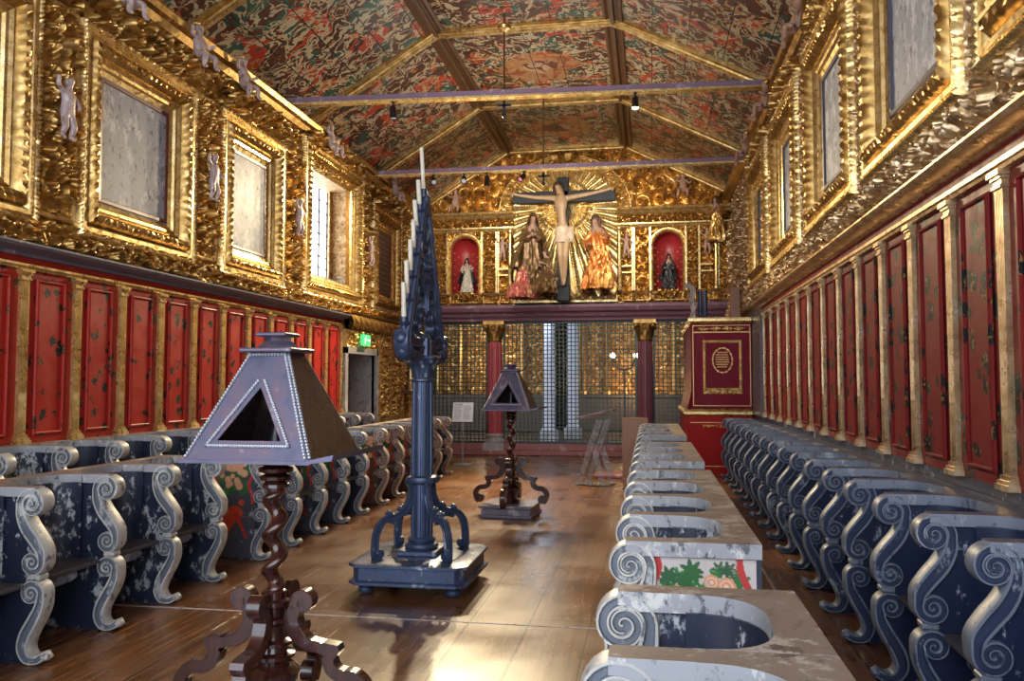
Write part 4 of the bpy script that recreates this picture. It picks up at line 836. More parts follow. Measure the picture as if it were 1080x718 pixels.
# the church beyond
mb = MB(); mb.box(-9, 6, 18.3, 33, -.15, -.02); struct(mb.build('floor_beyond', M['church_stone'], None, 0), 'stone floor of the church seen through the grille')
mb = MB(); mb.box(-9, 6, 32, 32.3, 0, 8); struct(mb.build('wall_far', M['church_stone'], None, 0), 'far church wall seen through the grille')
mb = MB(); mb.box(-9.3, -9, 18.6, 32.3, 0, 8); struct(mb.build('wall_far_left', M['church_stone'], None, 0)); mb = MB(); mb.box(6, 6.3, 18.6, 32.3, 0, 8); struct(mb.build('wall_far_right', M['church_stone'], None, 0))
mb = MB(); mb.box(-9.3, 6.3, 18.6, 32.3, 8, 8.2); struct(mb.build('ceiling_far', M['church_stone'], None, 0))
al = thing('side_altar', 'gilded altar of the church beyond, seen through the left grille', 'altar', (-5.2, 27, 0))
def altar(al, w_, mat, seed):
    mb = MB(); fn = lambda p, q, h: (p, -h, q); relief(mb, -w_, w_, 1.1, 6.0, fn, .12, .35, .03, seed, True); mb.box(-w_ - .1, w_ + .1, 0, .4, 0, 6.0); mb.build('carved_back', M[mat], al)
    for s_ in (-1, 1):
        for k in (.55, .95):
            mb = MB(); mb.lathe([(.16, 1.2), (.16, 1.3), (.11, 1.35), (.1, 4.0), (.15, 4.1), (.17, 4.3)], (s_ * w_ * k, -.3, 0), 14, lambda a, z: 1 + .1 * math.sin(3 * a + z * 14)); mb.build('twisted_column', M['gold'], al)
    mb = MB(); mb.box(-w_, w_, -.9, 0, 0, 1.1, 0, .03); mb.box(-w_ - .05, w_ + .05, -.95, 0, 1.1, 1.2); mb.build('altar_table', M['church_stone'], al)
altar(al, 1.9, 'gold', 51)
al = thing('side_altar', 'gilded altar of the church beyond, glowing through the right grille', 'altar', (-.3, 28, 0)); altar(al, 2.0, 'gold_red', 52)
al = thing('side_altar', 'gilded altar of the church beyond, behind the far lectern', 'altar', (-3.6, 31, 0)); altar(al, 1.1, 'gold', 53)
for x, y, l in ((-2.75, 22.5, 'white stone pillar of the church beyond, left of its pair behind grille'), (-2.2, 23.6, 'white stone pillar of the church beyond, right of its pair behind grille')):
    root = thing('church_pillar', l, 'pillar', (x, y, -.02)); mb = MB(); mb.lathe([(.2, .3), (.17, .4), (.16, 4.6), (.22, 4.7), (.24, 5)], n=20); mb.build('shaft', M['curtain_white'], root); mb = MB(); mb.box(-.25, .25, -.25, .25, 0, .3, 0, .02); mb.build('base', M['stone'], root)
dv = thing('altar_lamp', 'pair of lit lamps on a dark stand glimpsed through the grille', 'lamp', (-.75, 25, -.02))
mb = MB(); mb.lathe([(.2, 0), (.2, .04), (.03, .08), (.03, 2.0)], n=14); mb.tube([(-.35, 0, 2.35), (-.2, 0, 2.05), (0, 0, 2.0), (.2, 0, 2.05), (.35, 0, 2.35)], .025); mb.build('stand', M['black'], dv)
for s_ in (-1, 1): mb = MB(); mb.ball((s_ * .35, 0, 2.43), .08, 12, 8); mb.build('bulb', M['lamp_glow'], dv)
def lamp(name, kind, loc, energy, col, size=.5, rot=None):
    ld = bpy.data.lights.new(name, kind); ld.energy = energy; ld.color = col
    if kind == 'AREA': ld.size = size
    else: ld.shadow_soft_size = size
    o = bpy.data.objects.new(name, ld); COL.objects.link(o); o.location = loc
    if rot: o.rotation_euler = rot
    return o
lamp('church_light', 'POINT', (-.6, 26.6, 1.5), 60, (1, .68, .32), .3); lamp('church_light', 'POINT', (-5, 25.8, 2.5), 60, (1, .8, .55), .3); lamp('church_light', 'POINT', (-3.0, 21.8, 3.6), 60, (.75, .85, 1), .3)
# ================================================================== RED CASE
cs = thing('organ_case', 'crimson painted wooden case with gilt text medallion by the grille', 'organ case', (.64, 14.5, 0)); xr = XR - .70
mb = MB(); mb.box(0, xr, 0, 3.0, 0, 1.02); mb.build('lower_body', M['case_red'], cs, 0)
mb = MB(); mb.box(.08, xr, .04, 3.0, 1.14, 2.66)
mb.add([(0, .0, 1.12), (.08, .04, 1.45), (.08, 3, 1.45), (0, 3, 1.12), (.1, .04, 1.12), (.1, 3, 1.12)], [(0, 1, 2, 3), (0, 4, 1), (3, 2, 5), (0, 3, 5, 4)]); mb.build('upper_body', M['case_crimson'], cs, 0)
mb = MB(); zz = [(0, 1.0), (.03, 1.02), (.06, 1.05), (.06, 1.09), (.03, 1.13), (0, 1.14)]
def wrap(x0, pr): 
    extrude_prof(mb, pr, lambda s, p, q: (x0 - p + s * (xr - x0 + p), -p + .02, q), 0, 1); extrude_prof(mb, pr, lambda s, p, q: (x0 - p, -p + .02 + s * (3 + p), q), 0, 1)
wrap(0, zz); wrap(.08, [(0, 2.62), (.03, 2.64), (.05, 2.66), (.05, 2.70), (.0, 2.72)]); mb.box(.04, xr, 0, 3, 2.69, 2.72); mb.build('gilt_ledges', M['gold_bright'], cs, 20)
mb = MB(); fn = lambda p, q, h: (p, .035 - h, q)
relief(mb, .2, xr - .1, 2.49, 2.57, fn, .02, .08, .009, 61, True, 0, lambda A, B: np.abs(B - 2.53) < .012 + .02 * np.abs(np.sin((A - .2) * 16)))
x0, x1 = .28, xr - .16
O = lambda A, B: None
frame_sweep(mb, x0 + .05, x1 - .05, 1.50, 2.28, [(0, 0), (.0, .006), (.02, .012), (.045, .008), (.05, 0)], fn, .012, {1: (.004, .05, 0), 2: (.012, .045, 0), 3: (.006, .06, .02)})
for z in (1.40, ): relief(mb, x0, x1, z, z + .07, fn, .015, .08, .01, 62, True, 0)
cxm = (x0 + x1) / 2
mb2 = MB(); mb2.tube([(cxm + .165 * math.cos(a), .032, 1.98 + .212 * math.sin(a)) for a in np.linspace(0, 2 * PI, 60)], [.016 + .006 * math.sin(k_ * 1.6) for k_ in range(60)], 5); mb2.build('medallion_border', M['gilt_line'], cs)
mb.build('gilt_frame', M['gilt_line'], cs); mb = MB()
frame_sweep(mb, .12, xr - .03, 1.20, 2.46, [(0, 0), (0, .006), (.012, .006), (.012, 0)], fn, .5); mb.build('gilt_border', M['gilt_line'], cs); mb = MB()
frame_sweep(mb, .12, xr - .03, 2.48, 2.58, [(0, 0), (0, .006), (.01, .006), (.01, 0)], fn, .5)
for z in (.15, .9): mb.box(.05, xr - .05, -.008, 0, z, z + .012)
relief(mb, .25, xr - .3, .80, .90, lambda p, q, h: (p, -h, q), .012, .07, .01, 63, True, -.004, lambda A, B: np.abs(B - .85) < .014 + .02 * np.abs(np.sin(A * 14)))
mb.build('gilt_ornament', M['gilt_line'], cs)
mb = MB(); rng = random.Random(4)
for k in range(7):
    z = 2.11 - k * .042; hw = .115 * math.sqrt(max(.1, 1 - ((z - 1.98) / .19) ** 2)); x = cxm - hw
    while x < cxm + hw - .01:
        L = rng.uniform(.012, .03); mb.box(x, min(x + L, cxm + hw), .03, .042, z, z + .016); x += L + .009
mb.build('medallion_lettering', M['gilt_line'], cs, 0)
sw = thing('carved_scroll', 'pale carved scroll standing on the left end of the red case', 'ornament', (.76, 14.75, 2.72))
mb = MB(); pth = catmull([(.0, 0), (.02, .2), (-.01, .4), (.03, .5), (-.05, .58), (-.13, .60)], 6); ribbon(mb, pth, [.045 + .012 * math.sin(i * 1.3) for i in range(len(pth))], .04, lambda a, b, t: (a, t, b)); mb.build('scroll', M['stall_scroll_far'], sw)
for k in range(2):
    pp = thing('organ_pipe', '%s slate-blue pipe standing on top of the red case' % ('left' if k == 0 else 'right'), 'pipe', (.90 + .085 * k, 14.78, 2.72)); mb = MB(); mb.lathe([(.015, 0), (.038, .08), (.038, .50), (.034, .5), (.034, .46)], n=16); mb.build('pipe_body', M['iron'], pp); mb = MB(); mb.lathe([(.042, .1), (.042, .13), (.038, .14)], n=16); mb.build('collar', M['iron'], pp)
ps = thing('wooden_post', 'brown wooden post on the right end of the red case', 'post', (1.50, 14.75, 2.72)); mb = MB(); mb.box(-.085, .085, -.05, .05, 0, .56, 0, .012); mb.build('post_body', M['brown_board'], ps); mb = MB(); mb.box(-.095, .095, -.06, .06, .50, .54); mb.build('cap_band', M['brown_board'], ps)
# ================================================================== CHOIR STALLS
SD = .57      # depth of a stall from back to volute
def scroll_paths():
    s1 = spiral((.485, .905), .012, .078, PI, 1.75, 40)[::-1]
    up = catmull([s1[-1], (.418, .835), (.452, .765), (.505, .70), (.548, .64), (.558, .585)], 7)
    s2 = spiral((.497, .575), .012, .062, .15, 1.6, 34)
    path = s1 + up[1:-1] + s2
    n1, nu, n2 = len(s1), len(up) - 2, len(s2)
    W1 = [.014 + .010 * (i / n1) for i in range(n1)] + [.024 + .016 * math.sin(PI * (i + 1) / (nu + 1)) for i in range(nu)] + [.024 - .011 * (i / n2) for i in range(n2)]
    t1 = spiral((.497, .40), .012, .062, .1, 1.55, 34, 1)[::-1]
    lo = catmull([t1[-1], (.548, .33), (.51, .25), (.462, .165), (.445, .09), (.475, .035), (.53, .028), (.575, .05)], 7)
    path2 = t1 + lo[1:]
    W2 = [.013 + .011 * (i / len(t1)) for i in range(len(t1))] + [.024 + .016 * math.sin(PI * min(1, (i + 1) / (len(lo) * .8))) for i in range(len(lo) - 1)]
    return path, W1, path2, W2
def clean(p, w):
    P, W = [p[0]], [w[0]]
    for a, b in zip(p[1:], w[1:]):
        if np.hypot(*(a - P[-1])) > .004: P.append(a); W.append(b)
    return P, W
def topslot(me):
    for p in me.polygons:
        if p.normal.z > .9: p.material_index = 1
def stall_meshes(key, w):
    o = {}; p1, w1, p2, w2 = scroll_paths(); p1, w1 = clean(p1, w1); p2, w2 = clean(p2, w2); fn = lambda a, b, t: (a, t, b)
    mb = MB(); ribbon(mb, p1, w1, .046, fn, groove=1)
    for c, r in (((.485, .905), .07), ((.497, .575), .055)): mb.prism([(c[0] + r * math.cos(a), c[1] + r * math.sin(a)) for a in np.linspace(0, 2 * PI, 20)[:-1]], fn, -.034, .034, 1)
    o['upper_scroll'] = mb.mesh(key + '_us', 30)
    mb = MB(); ribbon(mb, p2, w2, .046, fn, groove=1); mb.prism([(.497 + .055 * math.cos(a), .40 + .055 * math.sin(a)) for a in np.linspace(0, 2 * PI, 20)[:-1]], fn, -.034, .034, 1); mb.ball((.572, 0, .045), .03, 10, 6, 0, (1, 1.3, .9))
    mb.box(.47, .545, -.04, .04, .475, .505, 0, .006)
    o['lower_scroll'] = mb.mesh(key + '_ls', 30)
    mb = MB(); mb.prism([(0, 0), (.44, 0), (.44, .10), (.47, .2), (.52, .30), (.50, .38), (.50, .56), (.545, .63), (.49, .71), (.44, .78), (.42, .85), (.44, .955), (0, .955)], fn, -.024, .024); o['side_panel'] = mb.mesh(key + '_sp', 20)
    def arc(e, n=22):   # concave cut of the stall back seen from above
        out = []
        for k in range(n + 1):
            t = PI * k / n; c_, s_ = math.cos(t), math.sin(t); y = w / 2 - (w / 2 - .047) * math.copysign(abs(c_) ** .7, c_); x = .31 - (.20 + e) * abs(s_) ** .8; out.append((x, y))
        return out
    poly = [(0, -.045), (.485, -.045), (.50, -.04), (.50, .04), (.485, .045), (.315, .045)] + arc(0) + [(.315, w - .047), (0, w - .047)]
    poly = [p for i, p in enumerate(poly) if i == 0 or math.dist(p, poly[i - 1]) > .002]
    mb = MB(); mb.prism(poly, lambda a, b, t: (a, b, t), .945, 1.0); o['top_rail'] = mb.mesh(key + '_tr', 25); topslot(o['top_rail'])
    a0 = arc(0); a1 = arc(.02); mb = MB(); n = len(a0)
    vs = [(x, y, z) for z in (.43, .95) for x, y in a0] + [(x, y, z) for z in (.43, .95) for x, y in a1]
    mb.add(vs, [(i, i + 1, n + i + 1, n + i) for i in range(n - 1)] + [(2 * n + i, 3 * n + i, 3 * n + i + 1, 2 * n + i + 1) for i in range(n - 1)]); o['curved_backrest'] = mb.mesh(key + '_cb', 40)
    mb = MB(); mb.box(.10, .46, .02, w - .047, .43, .46, 0, .008); o['seat'] = mb.mesh(key + '_st', 30)
    mb = MB(); mb.box(.0, .03, .02, w - .047, .0, .955); o['back_panel'] = mb.mesh(key + '_bp', 0)
    mb = MB(); pth = spiral((.40, .395), .006, .03, PI, 1.2, 16)[::-1] + [np.array(q) for q in ((.345, .375), (.30, .34), (.24, .34))]; pth, ww = clean(pth, [.009] * 40)
    for y in (w / 2 - .09, w / 2 + .09): ribbon(mb, pth, ww, .016, lambda a, b, t, y=y: (a, y + t, b))
    mb.box(.2, .42, w / 2 - .09, w / 2 + .09, .36, .432, 0, .012); o['misericord'] = mb.mesh(key + '_mi', 30)
    mb = MB(); mb.prism([(0, -.045), (.485, -.045), (.50, -.04), (.50, .04), (.485, .045), (0, .045)], lambda a, b, t: (a, b, t), .945, 1.0); o['end_rail'] = mb.mesh(key + '_er', 25); topslot(o['end_rail'])
    return o
def flower_panel(key, style, flip):
    A, B = np.meshgrid(np.linspace(.02, .44, 130), np.linspace(.02, .94, 280), indexing='ij'); rs = np.random.RandomState(5 + style); C_ = np.zeros(A.shape + (4,)); C_[..., 3] = 1
    base = (.52, .47, .46) if style == 2 else ((.055, .06, .085) if style == 0 else (.11, .05, .03)); C_[..., :3] = base
    def blob(a, b, r, col, sq=1.0, k=0.0):
        an = np.arctan2(B - b, A - a); m = np.hypot((A - a), (B - b) * sq) < r * (1 + k * np.sin(7 * an + a * 90)); C_[m, :3] = col
    for k in range(80): blob(rs.uniform(.08, .38), rs.uniform(.60, .91), rs.uniform(.018, .036), (.03, rs.uniform(.09, .2), .04), 1, .3)
    for k in range(22):
        a, b, r = rs.uniform(.10, .36), rs.uniform(.62, .88), rs.uniform(.022, .036)
        for q, c in ((1, (.62, .30, .16)), (.72, (.75, .48, .32)), (.5, (.60, .24, .14)), (.28, (.8, .55, .4))): blob(a, b, r * q, c, 1, .04)
    m = np.abs(A - (.40 + .02 * np.sin(B * 26))) < .016; C_[m & (B > .5), :3] = (.45, .03, .03)
    m = np.abs(A - (.06 + .02 * np.sin(B * 22))) < .014; C_[m & (B > .62), :3] = (.45, .03, .03)
    if style < 2:
        for t in np.linspace(0, 1, 40): blob(.14 + .16 * t, .30 + .20 * t - .1 * (2 * t - 1) ** 2, .028 + .035 * math.sin(PI * t), (.50, .05, .02))
        for t in np.linspace(0, 1, 30): blob(.26 + .10 * t, .40 - .2 * t, .022 * (1 - .4 * t), (.42, .03, .02))
        for t in np.linspace(0, 1, 24): blob(.18 - .06 * t, .42 + .12 * t, .018, (.55, .12, .04))
        blob(.31, .51, .028, (.55, .07, .03))
    mb = MB(); mb.grid(A, B, np.zeros(A.shape), lambda p, q, h: (p, (.028 if flip else -.028) + 0 * p, q)); return mb.mesh(key, 0, C_.reshape(-1, 4))
STM = {'left': dict(upper_scroll=('stall_scroll', 'stall_groove'), lower_scroll=('stall_scroll', 'stall_groove'), side_panel='stall_blue', top_rail=('stall_rail_pale', 'stall_rail'), curved_backrest='stall_blue', seat='stall_seat', back_panel='stall_blue', misericord='stall_scroll_blue', end_rail=('stall_rail_pale', 'stall_rail')),
       'right': dict(upper_scroll=('stall_scroll_blue', 'stall_groove_blue'), lower_scroll=('stall_scroll_blue', 'stall_groove_blue'), side_panel='stall_blue_right', top_rail=('stall_scroll_blue', 'stall_rail_blue'), curved_backrest='stall_blue_right', seat='stall_seat', back_panel='stall_blue_right', misericord='stall_scroll_blue', end_rail=('stall_scroll_blue', 'stall_rail_blue')),
       'middle': dict(upper_scroll=('stall_scroll', 'stall_groove'), lower_scroll=('stall_scroll', 'stall_groove'), side_panel='stall_blue', top_rail=('stall_rail_pale', 'stall_rail_tan'), curved_backrest='stall_blue', seat='stall_seat', back_panel='stall_blue', misericord='stall_scroll_blue', end_rail=('stall_rail_pale', 'stall_rail_tan'))}
STM['far'] = dict(STM['left'], upper_scroll=('stall_scroll_far', 'stall_groove_far'), lower_scroll=('stall_scroll_far', 'stall_groove_far'))
PARTS = ['side_panel', 'upper_scroll', 'lower_scroll', 'top_rail', 'curved_backrest', 'seat', 'misericord', 'back_panel']
PROTO = {}
def mats(n): return [M[q] for q in n] if isinstance(n, tuple) else M[n]
def stall_proto(kind, w, label, group):
    key = '%s_%03d' % (kind, round(w * 100)); root = thing('choir_stall', label, 'choir stall', (0, 0, 0), 0, group)
    ms = PROTO.setdefault(key, {}) or stall_meshes(key, w); PROTO[key] = ms
    for p in PARTS: put(p, ms[p].copy() if len(ms[p].materials) else ms[p], mats(STM[kind][p]), root)
    return root, ms
def stall_row(xb, ys, rz, kind, z0, lab, endlab, group, paint=None, paint_lab=None, endpos='high', first=0, elab=True):
    """ys: divider positions rising from the camera; rz 0 faces +X, pi faces -X"""
    n = len(ys); w = (ys[-1] - ys[0]) / (n - 1); proto = None; ms = None
    for k in range(n - 1):
        y = ys[0] + w * (k if rz == 0 else k + 1)
        if proto is None: proto, ms = stall_proto(kind, w, lab(k), group); proto.location = (xb, y, z0); proto.rotation_euler = (0, 0, rz); o = proto
        else: o = dup(proto, (xb, y, z0), rz, lab(k))
        if paint is not None and rz == 0 and k == 0: put('painted_end', flower_panel('paint_' + paint_lab, paint, False), M['painted_panel'], o)['label'] = 'end panel painted with flowers'
    y = ys[-1] if rz == 0 else ys[0]
    e = thing('stall_end', endlab, 'stall end', (xb, y, z0), rz)
    for p in ('side_panel', 'upper_scroll', 'lower_scroll', 'end_rail'): put(p, ms[p].copy() if p == 'end_rail' else ms[p], mats(STM[kind][p]), e)
    if paint is not None and rz != 0: put('painted_end', flower_panel('paint_' + paint_lab, paint, True), M['painted_panel'], e)['label'] = 'end panel painted with flowers'
def L_(fmt): return lambda k: fmt % ORD[k]
XLF = -3.97
stall_row(XLF, [2.92 + .65 * k for k in range(6)], 0, 'left', 0, L_('%s choir stall from the near end of the near block, left front row'), 'scrolled end of the near left front block, facing the painted bird panel', 'stalls of the near block, left front row')
stall_row(XLF, [6.98 + .65 * k for k in range(5)], 0, 'left', 0, L_('%s choir stall of the middle block, left front row, counted from its bird-painted end'), 'scrolled far end of the middle block of the left front row', 'stalls of the middle block, left front row', 0, 'bird')
stall_row(XLF, [10.36 + .7 * k for k in range(6)], 0, 'far', 0, L_('%s choir stall of the far block, left front row, behind the tall candelabrum'), 'brownish scrolled end of the far left block, right of the candelabrum column', 'stalls of the far block, left front row', 1, 'far')
stall_row(XL + .035, [4.6 + .655 * k for k in range(14)], 0, 'left', .09, L_('%s back-row choir stall from the near end under the left red panelling'), 'last scrolled divider of the left back row, beside the door', 'stalls of the left back row')
stall_row(XR - .04, [2.73 + .67 * k for k in range(18)], PI, 'right', 0, L_('%s blue-black choir stall from the near end of the right wall row'), 'nearest scrolled divider of the right wall row, at the lower right corner', 'stalls of the right wall row')
XMF = .405
stall_row(XMF, [1.30, 1.84, 2.44][0:1] + [1.84, 2.44], PI, 'middle', 0, L_('%s choir stall with brown worn top, near block of the right front row'), 'near scrolled end of the right front row, cut by the bottom photo edge', 'stalls of the near block, right front row')
stall_row(XMF, [3.2 + .63 * k for k in range(5)], PI, 'middle', 0, L_('%s choir stall beyond the fruit-painted end, second block of the right front row'), 'pale end of the second right front block painted with fruit and leaves', 'stalls of the second block, right front row', 2, 'fruit')
stall_row(XMF, [6.4 + .66 * k for k in range(4)], PI, 'middle', 0, L_('%s choir stall of the third block, right front row, counted from its near end'), 'broad pale near end of the third block, right front row', 'stalls of the third block, right front row')
stall_row(XMF, [9.4 + .66 * k for k in range(5)], PI, 'middle', 0, L_('%s choir stall of the furthest block, right front row, before the red case'), 'pale near end of the furthest block, right front row', 'stalls of the furthest block, right front row')
mb = MB(); mb.box(XL, XL + .85, Y0, 13.2, 0, .09, 0, .01); trim(22, mb, M['stall_seat'], 'low dark step carrying the left back stalls')
mb = MB(); mb.box(-6, 1.0, 5.395, 5.41, 0, .003); mb.box(.93, .95, Y0, 15, 0, .003); trim(23, mb, M['stone'], 'thin pale joint strips let into the floorboards', 0)
# ================================================================== LECTERNS
def lectern(label, loc, rz, lb=''):
    root = thing('lectern', label, 'lectern', loc, rz)
    # base block and legs
    mb = MB(); mb.box(-.30, .30, -.30, .30, .02, .11, 0, .008); mb.box(-.325, .325, -.325, .325, .11, .14, 0, .008); mb.box(-.32, .32, -.32, .32, 0, .035, 0, .006); mb.build('base_block', M['iron'] if 0 else M['slate_cornice'], root, 25)
    mb = MB(); mb.lathe([(.10, .14), (.11, .17), (.07, .2), (.085, .25), (.115, .29), (.12, .32), (.09, .35), (.065, .36), (.07, .375), (.095, .385), (.095, .40), (.065, .41), (.06, .43), (.085, .44), (.085, .455), (.055, .465), (.05, .51), (.06, .53), (.075, .54), (.075, .555), (.05, .565), (.05, .60), (.07, .61), (.07, .63), (.055, .64), (.055, .67), (.04, .68)], n=28); mb.build('turned_foot', M['turned_wood'], root)
    legp = spiral((.150, .63), .01, .042, PI + .6, 1.15, 22, -1)[::-1]
    lp = catmull([legp[-1], (.095, .56), (.115, .50), (.165, .455), (.23, .44), (.275, .425)], 6)
    lp2 = catmull([(.265, .405), (.285, .35), (.33, .325), (.395, .315), (.44, .26), (.43, .19), (.40, .15)], 6)
    for k in range(4):
        a = PI / 2 * k + PI / 4 * 0; R = Matrix.Rotation(a, 3, 'Z'); mb = MB(); fn = lambda p, q, t: tuple(R @ Vector((p, t, q)))
        flat = [(-1, .92), (-.9, 1), (.9, 1), (1, .92)]
        ribbon(mb, legp, [.016 + .012 * i / len(legp) for i in range(len(legp))], .032, fn, flat); mb.prism([(.150 + .042 * math.cos(b), .63 + .042 * math.sin(b)) for b in np.linspace(0, 2 * PI, 22)[:-1]], fn, -.03, .03)
        ribbon(mb, lp, [.03 + .006 * math.sin(i * .2) for i in range(len(lp))], .032, fn, flat); mb.prism([(.245, .465), (.315, .455), (.325, .43), (.29, .385), (.25, .40)], fn, -.031, .031)
        ribbon(mb, lp2, [.028] * len(lp2), .032, fn, flat); mb.prism([(.385 + .05 * math.cos(b), .19 + .05 * math.sin(b)) for b in np.linspace(0, 2 * PI, 20)[:-1]], fn, -.031, .031)
        mb.build('scroll_leg', M['turned_wood'], root, 30)
    # barley-sugar column
    mb = MB(); n, m = 20, 90; vs = []; zA, zB = .67, 1.13
    for i in range(m):
        z = zA + (zB - zA) * i / (m - 1); f = min(1, i / 8, (m - 1 - i) / 8); ph = (z - zA) * 2 * PI / .155
        for k in range(n): a = 2 * PI * k / n; r = .040 - .002 * f; vs.append((.021 * f * math.cos(ph) + r * math.cos(a), .021 * f * math.sin(ph) + r * math.sin(a), z))
    mb.add(vs, [(i * n + k, i * n + (k + 1) % n, (i + 1) * n + (k + 1) % n, (i + 1) * n + k) for i in range(m - 1) for k in range(n)]); mb.build('barley_twist_column', M['turned_wood'], root)
    mb = MB(); mb.lathe([(.04, 1.12), (.06, 1.13), (.06, 1.145), (.045, 1.155), (.07, 1.165), (.072, 1.18), (.045, 1.19), (.075, 1.20), (.078, 1.215), (.05, 1.225), (.08, 1.235), (.085, 1.25), (.06, 1.26)], n=26); mb.build('ringed_neck', M['turned_wood'], root)
    # four-sided hood
    zb, zt, hb, ht = 1.275, 1.735, .285, .085
    hood = mb = MB(); mb.box(-hb - .01, hb + .01, -hb - .01, hb + .01, zb - .015, zb); 
    mb.box(-.06, .06, -.06, .06, zb - .03, zb - .012)
    mb.build('hood_floor', M['hood_metal'], root, 0)
    for k in range(4):
        a = k * PI / 2; R = Matrix.Rotation(a, 3, 'Z'); mb = MB(); P = lambda s, t, e=0: tuple(R @ Vector((s * (hb + (ht - hb) * t), -(hb + (ht - hb) * t) + e, zb + (zt - zb) * t)))
        if k == 0:
            def fr(e): return [P(-1, 0, e), P(1, 0, e), P(1, 1, e), P(-1, 1, e), P(-.58, .17, e), P(.58, .17, e), P(0, .66, e)]
            f0 = [(0, 1, 5, 4), (1, 2, 6, 5), (2, 3, 6), (3, 0, 4, 6)]
            A_ = fr(0); B_ = fr(.012); mb.add(A_ + B_, f0 + [tuple(7 + i for i in f[::-1]) for f in f0] + [(4, 5, 12, 11), (5, 6, 13, 12), (6, 4, 11, 13)])
            mb.build('pierced_side', M['hood_metal'], root, 0)
        else:
            A_ = [P(-1, 0), P(1, 0), P(1, 1), P(-1, 1)]; B_ = [P(-1, 0, .012), P(1, 0, .012), P(1, 1, .012), P(-1, 1, .012)]; mb.add(A_ + B_, [(0, 1, 2, 3), (7, 6, 5, 4)]); mb.build('plain_side', M['hood_leather'], root, 0)
            mb = MB(); q = lambda s, t: P(s, t, -.006)
            lip = [] if k == 3 else [tuple(R @ Vector(v)) for v in ((-hb - .02, -hb - .11, zb + .005), (hb + .02, -hb - .11, zb + .005), (hb + .02, -hb + .01, zb - .012), (-hb - .02, -hb + .01, zb - .012), (-hb - .02, -hb - .118, zb + .03), (hb + .02, -hb - .118, zb + .03), (hb + .02, -hb + .0, zb + .004), (-hb - .02, -hb, zb + .004))]
            
            if k == 1: mb.add(lip, [(0, 1, 2, 3), (0, 4, 5, 1), (4, 7, 6, 5), (0, 3, 7, 4), (1, 5, 6, 2)]); mb.build('book_ledge', M['hood_metal'], root, 0)
        mb = MB(); nb = 34 if lb == '' else 26
        def bead(p0, p1, n_):
            for i in range(n_ + 1):
                t = i / n_; mb.ball(tuple(np.array(p0) * (1 - t) + np.array(p1) * t), .0085, 6, 4)
        if k == 0:
            e = -.004; bead(P(-.965, .03, e), P(-.93, .97, e), nb); bead(P(.965, .03, e), P(.93, .97, e), nb); bead(P(-.92, .975, e), P(.92, .975, e), 11)
            mb.build('beaded_edging', M['steel'], root); mb = MB(); bead(P(-.72, .125, e), P(.72, .125, e), nb); bead(P(-.72, .125, e), P(-.11, .72, e), nb - 8); bead(P(.72, .125, e), P(.11, .72, e), nb - 8); mb.build('window_beading', M['steel'], root); continue
        else:
            e = -.004; bead(P(-.965, .03, e), P(-.93, .97, e), nb)
        mb.build('beaded_edging', M['steel'], root)
    mb = MB(); mb.box(-.125, .125, -.125, .125, zt - .002, zt + .018, 0, .006); mb.lathe([(.10, zt + .018), (.095, zt + .03), (.065, zt + .05), (.062, zt + .075)], n=4); mb.box(-.075, .075, -.075, .075, zt + .07, zt + .088, 0, .006)
    vs = mb.v; mb.build('top_cap', M['hood_metal'], root, 20)
    mb = MB(); mb.box(-.27, .27, -.265, -.255, zb + .002, zb + .01); mb.lathe([(.02, 0), (.045, .02), (.02, .12), (.02, .2)], (0, 0, zb), 12); mb.build('inner_stem', M['black'], root)
    return root
p = onY(291, 500, 3.47); lectern('near wooden lectern with studded pyramid hood and barley-twist column', (p[0], 3.47, 0), -.02)
p = onY(539, 500, 9.85); lectern('far wooden lectern with small pyramid hood, before the iron grille', (p[0], 9.85, 0), -.06, 'far')
# ================================================================== TENEBRAE CANDELABRUM
ca = thing('candelabrum', 'tall slate-blue candelabrum with fluted column and pierced triangular crown', 'candelabrum', (-1.80, 6.36, 0), .0)
def octa(e, c, z): return [(-e, -e + c, z), (-e + c, -e, z), (e - c, -e, z), (e, -e + c, z), (e, e - c, z), (e - c, e, z), (-e + c, e, z), (-e, e - c, z)]
mb = MB(); lv = [octa(.44, .07, .075), octa(.46, .07, .085), octa(.46, .07, .105), octa(.43, .06, .115), octa(.43, .06, .205), octa(.46, .07, .215), octa(.46, .07, .235), octa(.43, .06, .245)]
vs = [p for l in lv for p in l]; mb.add(vs, [tuple(range(7, -1, -1)), tuple(range(56, 64))] + [(k * 8 + i, k * 8 + (i + 1) % 8, k * 8 + 8 + (i + 1) % 8, k * 8 + 8 + i) for k in range(7) for i in range(8)]); mb.build('plinth', M['iron'], ca, 20)
for sx_ in (-1, 1):
    for sy_ in (-1, 1): mb = MB(); mb.lathe([(.03, 0), (.055, .015), (.06, .035), (.05, .055), (.03, .062), (.045, .078)], (sx_ * .34, sy_ * .34, 0), 18); mb.build('bun_foot', M['iron'], ca)
mb = MB(); mb.box(-.16, .16, -.16, .16, .245, .285, 0, .008); mb.lathe([(.125, .285), (.135, .305), (.125, .325), (.10, .335), (.11, .35), (.11, .365), (.09, .38)], n=28); mb.build('column_base', M['iron'], ca)
fl = lambda a, z: 1 - .10 * (math.cos(a * 14) > .15); mb = MB(); mb.lathe([(.088, .37), (.088, .80), (.088, .801), (.088, 1.1), (.082, 1.62)], n=112, mod=fl); mb.build('fluted_column', M['iron'], ca, 25)
mb = MB(); mb.lathe([(.09, .79), (.12, .805), (.125, .825), (.12, .845), (.09, .86)], n=28); mb.build('collar', M['iron'], ca)
